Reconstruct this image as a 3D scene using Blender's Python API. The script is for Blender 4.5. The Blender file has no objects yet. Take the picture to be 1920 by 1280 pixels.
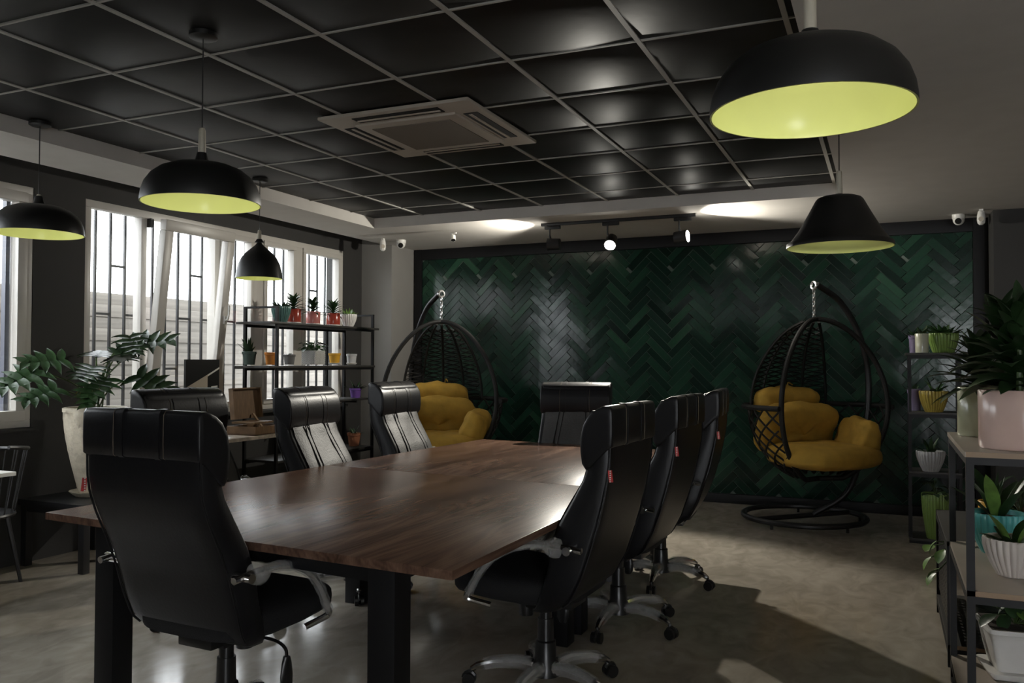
import bpy, bmesh, math, random
from math import sin, cos, pi, radians as R, sqrt
from mathutils import Vector, Matrix, noise
random.seed(7)
S = bpy.context.scene
COL = S.collection

# ------------------------------------------------------------------ camera
cam_d = bpy.data.cameras.new('camera'); cam = bpy.data.objects.new('camera', cam_d); COL.objects.link(cam)
cam_d.sensor_width = 36.0; cam_d.lens = 1589.0 / 1920 * 36; cam_d.clip_start = 0.05; cam_d.clip_end = 200
YAW, PIT, ROL = R(23.85), R(1.34), R(.16)
fw = Vector((-sin(YAW)*cos(PIT), cos(YAW)*cos(PIT), sin(PIT)))
rt = Vector((cos(YAW), sin(YAW), 0)); up = rt.cross(fw)
rt2 = cos(ROL)*rt + sin(ROL)*up; up2 = -sin(ROL)*rt + cos(ROL)*up
m = Matrix((rt2, up2, -fw)).transposed().to_4x4(); m.translation = Vector((0, 0, 1.372))
cam.matrix_world = m
S.camera = cam

# ------------------------------------------------------------------ world, view
W = bpy.data.worlds.new('world'); S.world = W; W.use_nodes = True
bgn = W.node_tree.nodes['Background']; bgn.inputs[0].default_value = (.93, .96, 1, 1); bgn.inputs[1].default_value = 10.0
S.view_settings.view_transform = 'Standard'; S.view_settings.look = 'None'
S.view_settings.gamma = 1; S.view_settings.exposure = 0.0; S.view_settings.use_curve_mapping = False
S.cycles.use_denoising = True
S.cycles.max_bounces = 8; S.cycles.diffuse_bounces = 4; S.cycles.glossy_bounces = 4
S.cycles.transparent_max_bounces = 12; S.cycles.sample_clamp_indirect = 4
SPOT_MAIN, SPOT_SIDE, PEND = 280, 80, .9

# ------------------------------------------------------------------ materials
def mat(name, col=(.5, .5, .5), rough=.5, metal=0, spec=.5, bump=0, bscale=40, var=0, vscale=6, emit=None, es=0,
        alpha=1, coat=0, rnd=0, stretch=None, trans=0):
    m = bpy.data.materials.new(name); m.use_nodes = True
    nt = m.node_tree; N = nt.nodes; L = nt.links; b = N['Principled BSDF']
    c4 = tuple(col) + (1,)
    b.inputs['Base Color'].default_value = c4; b.inputs['Roughness'].default_value = rough
    b.inputs['Metallic'].default_value = metal; b.inputs['Specular IOR Level'].default_value = spec
    if coat: b.inputs['Coat Weight'].default_value = coat; b.inputs['Coat Roughness'].default_value = .08
    if alpha < 1: b.inputs['Alpha'].default_value = alpha
    if trans: b.inputs['Transmission Weight'].default_value = trans
    if emit: b.inputs['Emission Color'].default_value = tuple(emit)+(1,); b.inputs['Emission Strength'].default_value = es
    tc = N.new('ShaderNodeTexCoord'); mp = N.new('ShaderNodeMapping'); L.new(tc.outputs['Object'], mp.inputs[0])
    if stretch: mp.inputs['Scale'].default_value = stretch
    src = None
    nz = N.new('ShaderNodeTexNoise'); nz.inputs['Scale'].default_value = vscale; nz.inputs['Detail'].default_value = 6
    L.new(mp.outputs[0], nz.inputs['Vector'])
    mx = N.new('ShaderNodeMixRGB'); mx.inputs[0].default_value = 1
    v = max(var, .03)
    rp = N.new('ShaderNodeMapRange'); rp.inputs[1].default_value = .3; rp.inputs[2].default_value = .7
    rp.inputs[3].default_value = 1-v; rp.inputs[4].default_value = 1+v
    L.new(nz.outputs['Fac'], rp.inputs[0])
    mx.blend_type = 'MULTIPLY'; mx.inputs[1].default_value = c4; L.new(rp.outputs[0], mx.inputs[2])
    out = mx.outputs[0]
    if rnd:
        oi = N.new('ShaderNodeObjectInfo'); r2 = N.new('ShaderNodeMapRange'); r2.inputs[3].default_value = 1-rnd; r2.inputs[4].default_value = 1+rnd
        L.new(oi.outputs['Random'], r2.inputs[0])
        m2 = N.new('ShaderNodeMixRGB'); m2.blend_type = 'MULTIPLY'; m2.inputs[0].default_value = 1
        L.new(out, m2.inputs[1]); L.new(r2.outputs[0], m2.inputs[2]); out = m2.outputs[0]
    L.new(out, b.inputs['Base Color'])
    if bump:
        n2 = N.new('ShaderNodeTexNoise'); n2.inputs['Scale'].default_value = bscale; n2.inputs['Detail'].default_value = 4
        L.new(mp.outputs[0], n2.inputs['Vector'])
        bp = N.new('ShaderNodeBump'); bp.inputs['Strength'].default_value = bump; bp.inputs['Distance'].default_value = .01
        L.new(n2.outputs['Fac'], bp.inputs['Height']); L.new(bp.outputs[0], b.inputs['Normal'])
    return m

M = {}
M['plaster'] = mat('white_plaster', (.60, .57, .53), .75, bump=.05, bscale=60)
M['wall_dark'] = mat('charcoal_wall_paint', (.036, .035, .033), .7, bump=.08, bscale=80)
M['wall_mid'] = mat('grey_wall_paint', (.26, .25, .235), .7, bump=.05, bscale=80)
M['ceil_tile'] = mat('black_ceiling_panel', (.016, .016, .016), .45, spec=.16, bump=.06, bscale=9, var=.2, rnd=.4)
M['tbar'] = mat('grey_ceiling_rail', (.42, .41, .38), .45)
M['black_metal'] = mat('black_powder_coat', (.012, .012, .013), .38, bump=.05, bscale=200)
M['black_frame'] = mat('black_frame_metal', (.007, .007, .008), .5, spec=.3, bump=.03, bscale=100)
M['pvc'] = mat('white_pvc', (.62, .59, .54), .35)
M['leather'] = mat('black_leather', (.010, .010, .0115), .38, spec=.32, bump=.06, bscale=90, var=.15, vscale=8)
M['leather_sheen'] = mat('black_leather_painted_sheen', (.065, .063, .060), .5, bump=.2, bscale=90, var=.2, vscale=6)  # black leather of the front panels, its sheen painted in as lighter grey
M['fabric_dark'] = mat('black_seat_fabric', (.008, .008, .009), .8, bump=.3, bscale=300)
M['thread'] = mat('tan_thread', (.17, .14, .10), .7)
M['seam'] = mat('dark_seam', (.006, .006, .006), .6)
M['chrome'] = mat('chrome', (.62, .62, .62), .12, metal=1)
M['plastic_black'] = mat('black_plastic', (.012, .012, .012), .3)
M['red_tag'] = mat('red_label_tape', (.55, .05, .05), .5, var=.3, vscale=120)
M['yellow_in'] = mat('yellow_green_enamel', (.76, .80, .35), .22, spec=.4)
M['shade'] = mat('matt_black_shade', (.013, .013, .012), .42, bump=.02, bscale=50)
M['wood_pale'] = mat('pale_turned_wood', (.52, .48, .38), .5, var=.1, vscale=10, stretch=(8, 8, 1))
M['ac'] = mat('ivory_plastic', (.50, .45, .38), .5)
M['ac_grille'] = mat('ac_filter_mesh', (.16, .135, .105), .8, bump=.3, bscale=300)
M['slot'] = mat('dark_slot', (.01, .01, .01), .8)
M['white_plastic'] = mat('white_plastic', (.75, .74, .70), .35)
M['lens'] = mat('black_glass_lens', (.01, .01, .01), .08)
M['lamp_on'] = mat('lit_lamp_face', (1, 1, 1), .5, emit=(1, .96, .86), es=60)
M['rope'] = mat('black_synthetic_rattan', (.009, .0085, .008), .55, spec=.3, bump=.4, bscale=150)
M['mustard'] = mat('mustard_velvet', (.40, .235, .03), .85, bump=.35, bscale=25, var=.15, vscale=10)
M['steel'] = mat('bright_steel', (.75, .75, .75), .25, metal=1)
M['soil'] = mat('dark_soil', (.03, .02, .012), .95, bump=.8, bscale=60)
M['stone_top'] = mat('pale_laminate_top', (.36, .31, .26), .35, var=.08, vscale=5)
M['edge_wood'] = mat('oak_edge', (.30, .20, .12), .5)
M['marble'] = mat('speckled_table_top', (.42, .36, .30), .35, var=.4, vscale=18)
M['shelf_board'] = mat('black_shelf_board', (.035, .033, .03), .5)
M['suitcase'] = mat('brown_wood_box', (.16, .095, .05), .5, var=.25, vscale=12, stretch=(1, 6, 1))
M['beige_card'] = mat('beige_card', (.45, .39, .31), .6)
M['cream_pot'] = mat('textured_cream_ceramic', (.60, .53, .41), .6, bump=.9, bscale=26, var=.12, vscale=18)
M['ground'] = mat('outside_concrete', (.4, .39, .37), .9)
M['slat'] = mat('weathered_timber_slat', (.15, .135, .115), .8, var=.15, vscale=4, stretch=(1, .3, 8), rnd=.08)
M['bluegrey'] = mat('blue_grey_steel', (.10, .105, .13), .4)
def leafmat(name, c, c2=None):
    return mat(name, c, .38, bump=.1, bscale=50, var=.3, vscale=25)
M['leaf_d'] = leafmat('dark_green_leaf', (.018, .045, .014)); M['leaf_m'] = leafmat('green_leaf', (.024, .062, .018))
M['leaf_l'] = leafmat('light_green_leaf', (.13, .24, .05)); M['stem'] = leafmat('green_stem', (.06, .10, .03))
M['leaf_y'] = leafmat('yellowed_leaf', (.35, .22, .03))

def glass_mat():
    m = bpy.data.materials.new('window_glass'); m.use_nodes = True; nt = m.node_tree; N = nt.nodes; L = nt.links
    N.clear(); o = N.new('ShaderNodeOutputMaterial'); t = N.new('ShaderNodeBsdfTransparent'); g = N.new('ShaderNodeBsdfGlossy')
    g.inputs['Roughness'].default_value = .02; t.inputs[0].default_value = (.94, .95, .95, 1)
    f = N.new('ShaderNodeLayerWeight'); f.inputs[0].default_value = .5; pw = N.new('ShaderNodeMath'); pw.operation = 'POWER'; pw.inputs[1].default_value = 5
    ma = N.new('ShaderNodeMath'); ma.operation = 'MULTIPLY_ADD'; ma.inputs[1].default_value = .9; ma.inputs[2].default_value = .05; x = N.new('ShaderNodeMixShader')
    L.new(f.outputs['Facing'], pw.inputs[0]); L.new(pw.outputs[0], ma.inputs[0]); L.new(ma.outputs[0], x.inputs[0]); L.new(t.outputs[0], x.inputs[1]); L.new(g.outputs[0], x.inputs[2]); L.new(x.outputs[0], o.inputs[0])
    return m
M['glass'] = glass_mat()
def wrap_mat():
    m = bpy.data.materials.new('clear_bubble_wrap'); m.use_nodes = True; nt = m.node_tree; N = nt.nodes; L = nt.links
    N.clear(); o = N.new('ShaderNodeOutputMaterial'); t = N.new('ShaderNodeBsdfTransparent'); b = N.new('ShaderNodeBsdfPrincipled')
    b.inputs['Base Color'].default_value = (.68, .68, .66, 1); b.inputs['Roughness'].default_value = .25
    v = N.new('ShaderNodeTexVoronoi'); v.inputs['Scale'].default_value = 130; tc = N.new('ShaderNodeTexCoord'); L.new(tc.outputs['Object'], v.inputs['Vector'])
    bp = N.new('ShaderNodeBump'); bp.inputs['Strength'].default_value = .7; bp.inputs['Distance'].default_value = .004; L.new(v.outputs['Distance'], bp.inputs['Height']); L.new(bp.outputs[0], b.inputs['Normal'])
    x = N.new('ShaderNodeMixShader'); x.inputs[0].default_value = .30
    L.new(t.outputs[0], x.inputs[1]); L.new(b.outputs[0], x.inputs[2]); L.new(x.outputs[0], o.inputs[0])
    return m
M['wrap'] = wrap_mat()

def wood_mat():
    m = bpy.data.materials.new('walnut_laminate'); m.use_nodes = True; nt = m.node_tree; N = nt.nodes; L = nt.links; b = N['Principled BSDF']
    tc = N.new('ShaderNodeTexCoord'); mp = N.new('ShaderNodeMapping'); mp.inputs['Scale'].default_value = (1, .16, 1); L.new(tc.outputs['Object'], mp.inputs[0])
    n1 = N.new('ShaderNodeTexNoise'); n1.inputs['Scale'].default_value = 3.2; n1.inputs['Detail'].default_value = 3; n1.inputs['Distortion'].default_value = .4; L.new(mp.outputs[0], n1.inputs['Vector'])
    # contour rings of a smooth noise field give cathedral grain
    mu = N.new('ShaderNodeMath'); mu.operation = 'MULTIPLY'; mu.inputs[1].default_value = 130; L.new(n1.outputs['Fac'], mu.inputs[0])
    sn = N.new('ShaderNodeMath'); sn.operation = 'SINE'; L.new(mu.outputs[0], sn.inputs[0])
    n2 = N.new('ShaderNodeTexNoise'); n2.inputs['Scale'].default_value = 60; n2.inputs['Detail'].default_value = 5
    mp2 = N.new('ShaderNodeMapping'); mp2.inputs['Scale'].default_value = (2.4, .05, 1); L.new(tc.outputs['Object'], mp2.inputs[0]); L.new(mp2.outputs[0], n2.inputs['Vector'])
    n3 = N.new('ShaderNodeTexNoise'); n3.inputs['Scale'].default_value = 9; n3.inputs['Detail'].default_value = 3
    mp3 = N.new('ShaderNodeMapping'); mp3.inputs['Scale'].default_value = (1.3, .12, 1); mp3.inputs['Location'].default_value = (3, 5, 0); L.new(tc.outputs['Object'], mp3.inputs[0]); L.new(mp3.outputs[0], n3.inputs['Vector'])
    cr = N.new('ShaderNodeValToRGB'); e = cr.color_ramp.elements
    e[0].position = .34; e[0].color = (.062, .034, .023, 1); e[1].position = .70; e[1].color = (.20, .12, .082, 1)
    k = cr.color_ramp.elements.new(.5); k.color = (.12, .068, .047, 1)
    a1 = N.new('ShaderNodeMath'); a1.operation = 'MULTIPLY_ADD'; a1.inputs[1].default_value = .045; L.new(sn.outputs[0], a1.inputs[0])
    a2 = N.new('ShaderNodeMath'); a2.operation = 'MULTIPLY_ADD'; a2.inputs[1].default_value = .28; L.new(n2.outputs['Fac'], a2.inputs[0])
    a3 = N.new('ShaderNodeMath'); a3.operation = 'MULTIPLY_ADD'; a3.inputs[1].default_value = .70; a3.inputs[2].default_value = .01; L.new(n3.outputs['Fac'], a3.inputs[0])
    L.new(a3.outputs[0], a2.inputs[2]); L.new(a2.outputs[0], a1.inputs[2]); L.new(a1.outputs[0], cr.inputs[0])
    L.new(cr.outputs[0], b.inputs['Base Color']); b.inputs['Roughness'].default_value = .27; b.inputs['Specular IOR Level'].default_value = .1
    bp = N.new('ShaderNodeBump'); bp.inputs['Strength'].default_value = .05; bp.inputs['Distance'].default_value = .001; L.new(n2.outputs['Fac'], bp.inputs['Height']); L.new(bp.outputs[0], b.inputs['Normal'])
    return m
M['walnut'] = wood_mat()

def floor_mat():
    m = bpy.data.materials.new('polished_stone_floor'); m.use_nodes = True; nt = m.node_tree; N = nt.nodes; L = nt.links; b = N['Principled BSDF']
    tc = N.new('ShaderNodeTexCoord'); mp = N.new('ShaderNodeMapping'); mp.inputs['Scale'].default_value = (1, .6, 1); mp.inputs['Rotation'].default_value = (0, 0, .5); L.new(tc.outputs['Object'], mp.inputs[0])
    n1 = N.new('ShaderNodeTexNoise'); n1.inputs['Scale'].default_value = 1.6; n1.inputs['Detail'].default_value = 7; n1.inputs['Distortion'].default_value = .8; L.new(mp.outputs[0], n1.inputs['Vector'])
    n2 = N.new('ShaderNodeTexNoise'); n2.inputs['Scale'].default_value = 7; n2.inputs['Detail'].default_value = 6; n2.inputs['Distortion'].default_value = 1.5; L.new(mp.outputs[0], n2.inputs['Vector'])
    cr = N.new('ShaderNodeValToRGB'); e = cr.color_ramp.elements
    e[0].position = .36; e[0].color = (.27, .235, .19, 1); e[1].position = .72; e[1].color = (.48, .435, .365, 1)
    ad = N.new('ShaderNodeMath'); ad.operation = 'ADD'; hf = N.new('ShaderNodeMath'); hf.operation = 'MULTIPLY'; hf.inputs[1].default_value = .5
    h2 = N.new('ShaderNodeMath'); h2.operation = 'MULTIPLY'; h2.inputs[1].default_value = .5
    L.new(n1.outputs['Fac'], hf.inputs[0]); L.new(n2.outputs['Fac'], h2.inputs[0]); L.new(hf.outputs[0], ad.inputs[0]); L.new(h2.outputs[0], ad.inputs[1]); L.new(ad.outputs[0], cr.inputs[0])
    L.new(cr.outputs[0], b.inputs['Base Color']); b.inputs['Roughness'].default_value = .13; b.inputs['Specular IOR Level'].default_value = .45
    return m
M['floor'] = floor_mat()

def tile_mat():
    m = bpy.data.materials.new('bottle_green_glazed_tile'); m.use_nodes = True; nt = m.node_tree; N = nt.nodes; L = nt.links; b = N['Principled BSDF']
    oi = N.new('ShaderNodeObjectInfo'); ge = N.new('ShaderNodeNewGeometry')
    ad = N.new('ShaderNodeMath'); ad.operation = 'ADD'; L.new(oi.outputs['Random'], ad.inputs[0]); L.new(ge.outputs['Random Per Island'], ad.inputs[1])
    fr = N.new('ShaderNodeMath'); fr.operation = 'FRACT'; L.new(ad.outputs[0], fr.inputs[0])
    cr = N.new('ShaderNodeValToRGB'); e = cr.color_ramp.elements
    e[0].position = 0; e[0].color = (.006, .020, .014, 1); e[1].position = 1; e[1].color = (.03, .092, .052, 1)
    k = cr.color_ramp.elements.new(.35); k.color = (.010, .036, .024, 1); k = cr.color_ramp.elements.new(.8); k.color = (.018, .062, .038, 1)
    k = cr.color_ramp.elements.new(.93); k.color = (.022, .072, .043, 1)
    L.new(fr.outputs[0], cr.inputs[0])
    tc = N.new('ShaderNodeTexCoord'); nz = N.new('ShaderNodeTexNoise'); nz.inputs['Scale'].default_value = 14; nz.inputs['Detail'].default_value = 5; L.new(tc.outputs['Object'], nz.inputs['Vector'])
    mx = N.new('ShaderNodeMixRGB'); mx.blend_type = 'MULTIPLY'; mx.inputs[0].default_value = .5; L.new(cr.outputs[0], mx.inputs[1]); L.new(nz.outputs['Fac'], mx.inputs[2])
    L.new(mx.outputs[0], b.inputs['Base Color']); b.inputs['Roughness'].default_value = .15; b.inputs['Specular IOR Level'].default_value = .30
    bp = N.new('ShaderNodeBump'); bp.inputs['Strength'].default_value = .12; bp.inputs['Distance'].default_value = .01; L.new(nz.outputs['Fac'], bp.inputs['Height']); L.new(bp.outputs[0], b.inputs['Normal'])
    return m
M['tile'] = tile_mat()
M['grout'] = mat('pale_green_grout', (.11, .14, .12), .8)
def pot(name, c, rough=.18): return mat(name, c, rough, var=.05, vscale=8)

# ------------------------------------------------------------------ mesh helpers
class MB:
    def __init__(s): s.v = []; s.f = []
    def add(s, v, f):
        o = len(s.v); s.v += [tuple(x) for x in v]; s.f += [tuple(i+o for i in q) for q in f]; return s
    def box(s, c, d, rz=0, rx=0, ry=0):
        v = []
        rot = Matrix.Rotation(rz, 3, 'Z') @ Matrix.Rotation(ry, 3, 'Y') @ Matrix.Rotation(rx, 3, 'X')
        for x in (-.5, .5):
            for y in (-.5, .5):
                for z in (-.5, .5): v.append(rot @ Vector((x*d[0], y*d[1], z*d[2])) + Vector(c))
        return s.add(v, [(0, 1, 3, 2), (4, 6, 7, 5), (0, 4, 5, 1), (2, 3, 7, 6), (0, 2, 6, 4), (1, 5, 7, 3)])
    def bx(s, x0, x1, y0, y1, z0, z1): return s.box(((x0+x1)/2, (y0+y1)/2, (z0+z1)/2), (abs(x1-x0), abs(y1-y0), abs(z1-z0)))
    def bar(s, a, b, w, h=None):
        a = Vector(a); b = Vector(b); h = h or w; d = (b-a); L = d.length; d.normalize()
        u = Vector((0, 0, 1)) if abs(d.z) < .9 else Vector((0, 1, 0)); x = d.cross(u).normalized(); y = x.cross(d)
        v = []
        for p in (a, b):
            for i, j in ((-1, -1), (1, -1), (1, 1), (-1, 1)): v.append(p + x*i*w/2 + y*j*h/2)
        return s.add(v, [(0, 3, 2, 1), (4, 5, 6, 7), (0, 1, 5, 4), (1, 2, 6, 5), (2, 3, 7, 6), (3, 0, 4, 7)])
    def tube(s, P, r, n=8, closed=False, caps=True):
        P = [Vector(p) for p in P]; K = len(P); rr = r if isinstance(r, (list, tuple)) else [r]*K
        T = []
        for i in range(K):
            a = P[(i-1) % K] if (closed or i > 0) else P[i]; b = P[(i+1) % K] if (closed or i < K-1) else P[i]
            t = b-a; T.append(t.normalized() if t.length > 1e-9 else Vector((0, 0, 1)))
        u = T[0].orthogonal().normalized(); V = []
        for i in range(K):
            u = (u - T[i]*u.dot(T[i])); u = u.normalized() if u.length > 1e-6 else T[i].orthogonal().normalized()
            w = T[i].cross(u)
            for k in range(n):
                a = 2*pi*k/n; V.append(P[i] + (u*cos(a)+w*sin(a))*rr[i])
        F = []
        for i in range(K if closed else K-1):
            j = (i+1) % K
            for k in range(n): F.append((i*n+k, i*n+(k+1) % n, j*n+(k+1) % n, j*n+k))
        if caps and not closed: F.append(tuple(range(n-1, -1, -1))); F.append(tuple((K-1)*n+k for k in range(n)))
        return s.add(V, F)
    def cyl(s, a, b, r0, r1=None, n=20): return s.tube([a, b], [r0, r0 if r1 is None else r1], n)
    def lathe(s, prof, n=32, c=(0, 0, 0), fn=None, closed=False):
        V = []; c = Vector(c)
        for i, (r, z) in enumerate(prof):
            for k in range(n):
                a = 2*pi*k/n; q = fn(a, i, r, z) if fn else r
                V.append(c + Vector((q*cos(a), q*sin(a), z)))
        F = []; K = len(prof)
        for i in range(K-1):
            for k in range(n): F.append((i*n+k, i*n+(k+1) % n, (i+1)*n+(k+1) % n, (i+1)*n+k))
        return s.add(V, F)
    def grid(s, G, close_u=False):
        K = len(G); n = len(G[0]); V = [p for row in G for p in row]; F = []
        for i in range(K-1):
            for k in range(n if close_u else n-1): F.append((i*n+k, i*n+(k+1) % n, (i+1)*n+(k+1) % n, (i+1)*n+k))
        return s.add(V, F)
    def loft(s, rings):
        s.grid(rings, True); n = len(rings[0]); o = len(s.v)-n*len(rings)
        s.f.append(tuple(o+k for k in range(n-1, -1, -1))); s.f.append(tuple(o+n*(len(rings)-1)+k for k in range(n))); return s
    def mesh(s, name, mt, smooth=True, ang=35, bevel=0):
        me = bpy.data.meshes.new(name); me.from_pydata(s.v, [], s.f)
        bm = bmesh.new(); bm.from_mesh(me); bmesh.ops.recalc_face_normals(bm, faces=bm.faces)
        if bevel:
            ed = [e for e in bm.edges if len(e.link_faces) == 2 and e.calc_face_angle() > R(40)]
            bmesh.ops.bevel(bm, geom=ed, offset=bevel, segments=2, affect='EDGES', profile=.6)
        if smooth:
            for f in bm.faces: f.smooth = True
            for e in bm.edges:
                if len(e.link_faces) == 2 and e.calc_face_angle() > R(ang): e.smooth = False
        bm.to_mesh(me); bm.free()
        for x in (mt if isinstance(mt, (list, tuple)) else [mt]): me.materials.append(x)
        return me
    def build(s, name, mt, parent=None, smooth=True, ang=35, bevel=0, loc=None, label=None, kind=None):
        return link(name, s.mesh(name, mt, smooth, ang, bevel), parent, loc, label, kind)

def link(name, me, parent=None, loc=None, label=None, kind=None):
    o = bpy.data.objects.new(name, me); COL.objects.link(o)
    if parent: o.parent = parent
    if loc: o.location = loc
    if label: o['label'] = label
    if kind: o['kind'] = kind
    return o
KIDS = {}
def thing(name, label, cat, loc=(0, 0, 0), rz=0, group=None):
    o = bpy.data.objects.new(name, None); COL.objects.link(o); o.location = loc; o.rotation_euler = (0, 0, rz)
    o.empty_display_size = .1; o['label'] = label; o['category'] = cat
    if group: o['group'] = group
    return o
def tag(o, label, cat, group=None):
    o['label'] = label; o['category'] = cat
    if group: o['group'] = group
    return o
def struct(o): o['kind'] = 'structure'; return o
def copy_tree(o, parent=None):
    c = o.copy(); COL.objects.link(c)
    if parent: c.parent = parent
    for ch in [x for x in S.objects if x.parent == o]: copy_tree(ch, c)
    return c
def dup(o, loc, rz, label):
    c = copy_tree(o); c.location = loc; c.rotation_euler = (0, 0, rz); c['label'] = label; return c
def bez(pts, n=8):
    """Catmull-Rom through pts"""
    P = [Vector(p) for p in pts]; P = [2*P[0]-P[1]] + P + [2*P[-1]-P[-2]]; out = []
    for i in range(1, len(P)-2):
        for k in range(n):
            t = k/n; a, b, c, d = P[i-1:i+3]
            out.append(.5*((2*b)+(-a+c)*t+(2*a-5*b+4*c-d)*t*t+(-a+3*b-3*c+d)*t*t*t))
    out.append(P[-2]); return out
def lerp(tab, z):
    if z <= tab[0][0]: return tab[0][1:]
    for a, b in zip(tab, tab[1:]):
        if z <= b[0]:
            t = (z-a[0])/(b[0]-a[0]); return tuple(x+(y-x)*t for x, y in zip(a[1:], b[1:]))
    return tab[-1][1:]

# ================================================================== ROOM
ZC, ZS, YB = 2.734, 2.644, 8.46          # tray ceiling, soffit, back wall
XW = -5.35                                # window wall inner face
TX0, TX1, TY1 = -4.49, -.30, 6.88         # tray
XR, YF = 3.4, -3.2
o = struct(MB().bx(XW-.3, XR, YF, YB+.1, -.1, 0).build('floor', M['floor']))
# ceiling
cb = MB()
cb.bx(TX1, XR, YF, YB, ZS, ZS+.16); cb.bx(-5.03, TX0, YF, YB, ZS, ZS+.16); cb.bx(TX0, TX1, TY1, YB, ZS, ZS+.16)
cb.bx(XW, XR, YF, YB, ZC+.06, ZC+.12)
ceil = struct(cb.build('ceiling', M['plaster']))
# black panels and rails of the suspended grid
gx = [.6*i-4.557 for i in range(0, 9)]; gy = [.6*j+2.887 for j in range(-9, 8)]
tcache = {}
for i in range(len(gx)-1):
    for j in range(len(gy)-1):
        x0, x1, y0, y1 = max(gx[i], TX0), min(gx[i+1], TX1), gy[j], min(gy[j+1], TY1)
        if x1-x0 < .03 or y1-y0 < .03: continue
        if -2.95 < (x0+x1)/2 < -1.9 and 3.85 < (y0+y1)/2 < 4.8 and False: continue
        w, d = x1-x0-.012, y1-y0-.012; k = (round(w, 3), round(d, 3))
        if k not in tcache:
            tcache[k] = MB().box((0, 0, .009), (w, d, .018)).mesh('ceiling_tile', M['ceil_tile'], bevel=.003)
        t = link('ceiling_tile', tcache[k], ceil, ((x0+x1)/2, (y0+y1)/2, ZC+.004))
        t.rotation_euler = (random.gauss(0, .0025), random.gauss(0, .0025), 0)
for x in gx:
    if TX0 < x < TX1: MB().bx(x-.011, x+.011, gy[0], TY1, ZC-.002, ZC+.05).build('ceiling_rail', M['tbar'], ceil)
for y in gy[1:]:
    if y < TY1: MB().bx(TX0, TX1, y-.006, y+.006, ZC-.001, ZC+.05).build('ceiling_rail', M['tbar'], ceil)

def wall_with_holes(name, mt, axis, c0, c1, a0, a1, z0, z1, holes):
    """wall slab between c0,c1 on axis; spans a0..a1 ; holes (a,b,z,zz)"""
    b = MB(); cuts = sorted({a0, a1, *[h[0] for h in holes], *[h[1] for h in holes]})
    for p, q in zip(cuts, cuts[1:]):
        mid = (p+q)/2; hs = sorted([(h[2], h[3]) for h in holes if h[0] < mid < h[1]]); z = z0; seg = []
        for lo, hi in hs: seg.append((z, lo)); z = hi
        seg.append((z, z1))
        for lo, hi in seg:
            if hi-lo > .001:
                if axis == 'x': b.bx(c0, c1, p, q, lo, hi)
                else: b.bx(p, q, c0, c1, lo, hi)
    return struct(b.build(name, mt))
W1 = (1.6, 3.975, .916, 2.555); W2 = (4.385, 7.60, .916, 2.555)
wall_with_holes('wall_left', M['wall_dark'], 'x', XW-.22, XW, YF, YB, 0, ZC+.06, [W1, W2])
struct(MB().bx(XW-.22, -.8+XR+.8, YB, YB+.15, 0, ZC+.1).build('wall_back', M['wall_dark']))
struct(MB().bx(XR, XR+.1, YF, YB, 0, ZC).build('wall_right', M['wall_mid']))
wall_with_holes('wall_front', M['wall_mid'], 'y', YF-.15, YF, XW, XR, 0, ZC, [(1.1, 2.9, .3, 2.2)])
struct(MB().bx(XW, -4.96, 7.95, YB, 0, ZC).build('trim_1', M['wall_mid']))      # corner pier
struct(MB().bx(.82, 2.3, 8.06, YB, 0, ZS).build('trim_2', M['wall_dark']))         # right pier

# ------------------------------------------------------------------ windows
def ring(b, x0, x1, a0, a1, z0, z1, w):
    b.bx(x0, x1, a0, a1, z1-w, z1); b.bx(x0, x1, a0, a1, z0, z0+w); b.bx(x0, x1, a0, a0+w, z0+w, z1-w); b.bx(x0, x1, a1-w, a1, z0+w, z1-w)
win1 = bpy.data.objects.new('window_1', None); COL.objects.link(win1); struct(win1)
win2 = bpy.data.objects.new('window_2', None); COL.objects.link(win2); struct(win2)
b = MB(); ring(b, XW-.09, XW-.005, W1[0], W1[1], W1[2], W1[3], .05); b.build('window_frame', M['pvc'], win1, bevel=.004)
b = MB(); ring(b, XW-.07, XW+.015, W1[0]+.05, W1[1]-.05, W1[2]+.045, W1[3]-.045, .07); b.build('sash', M['pvc'], win1, bevel=.006)
MB().bx(XW-.035, XW-.03, W1[0]+.1, W1[1]-.1, W1[2]+.1, W1[3]-.1).build('glass_pane', M['glass'], win1)
MB().bx(XW-.10, XW-.06, W1[1]-.155, W1[1]-.125, W1[2]+.1, W1[3]-.1).build('gasket', M['bluegrey'], win1)
b = MB(); z0, z1 = W2[2], W2[3]
ring(b, XW-.09, XW-.005, W2[0], W2[1], z0, z1, .055)
for a, c in ((4.90, 4.955), (5.70, 5.76), (6.19, 6.33), (6.80, 6.91)): b.bx(XW-.09, XW-.006, a, c, z0+.055, z1-.055)
b.build('window_frame', M['pvc'], win2, bevel=.004)
def fixed_pane(a, c):
    bb = MB(); ring(bb, XW-.075, XW+.01, a, c, z0+.05, z1-.05, .045); f = bb.build('sash', M['pvc'], win2, bevel=.005)
    MB().bx(XW-.04, XW-.035, a+.04, c-.04, z0+.09, z1-.09).build('glass_pane', M['glass'], f)
fixed_pane(5.76, 6.19); fixed_pane(6.33, 6.80); fixed_pane(6.91, 7.55)
MB().bx(XW-.04, XW-.035, 4.43, 4.91, z0+.05, z1-.05).build('glass_pane', M['glass'], win2)
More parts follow.
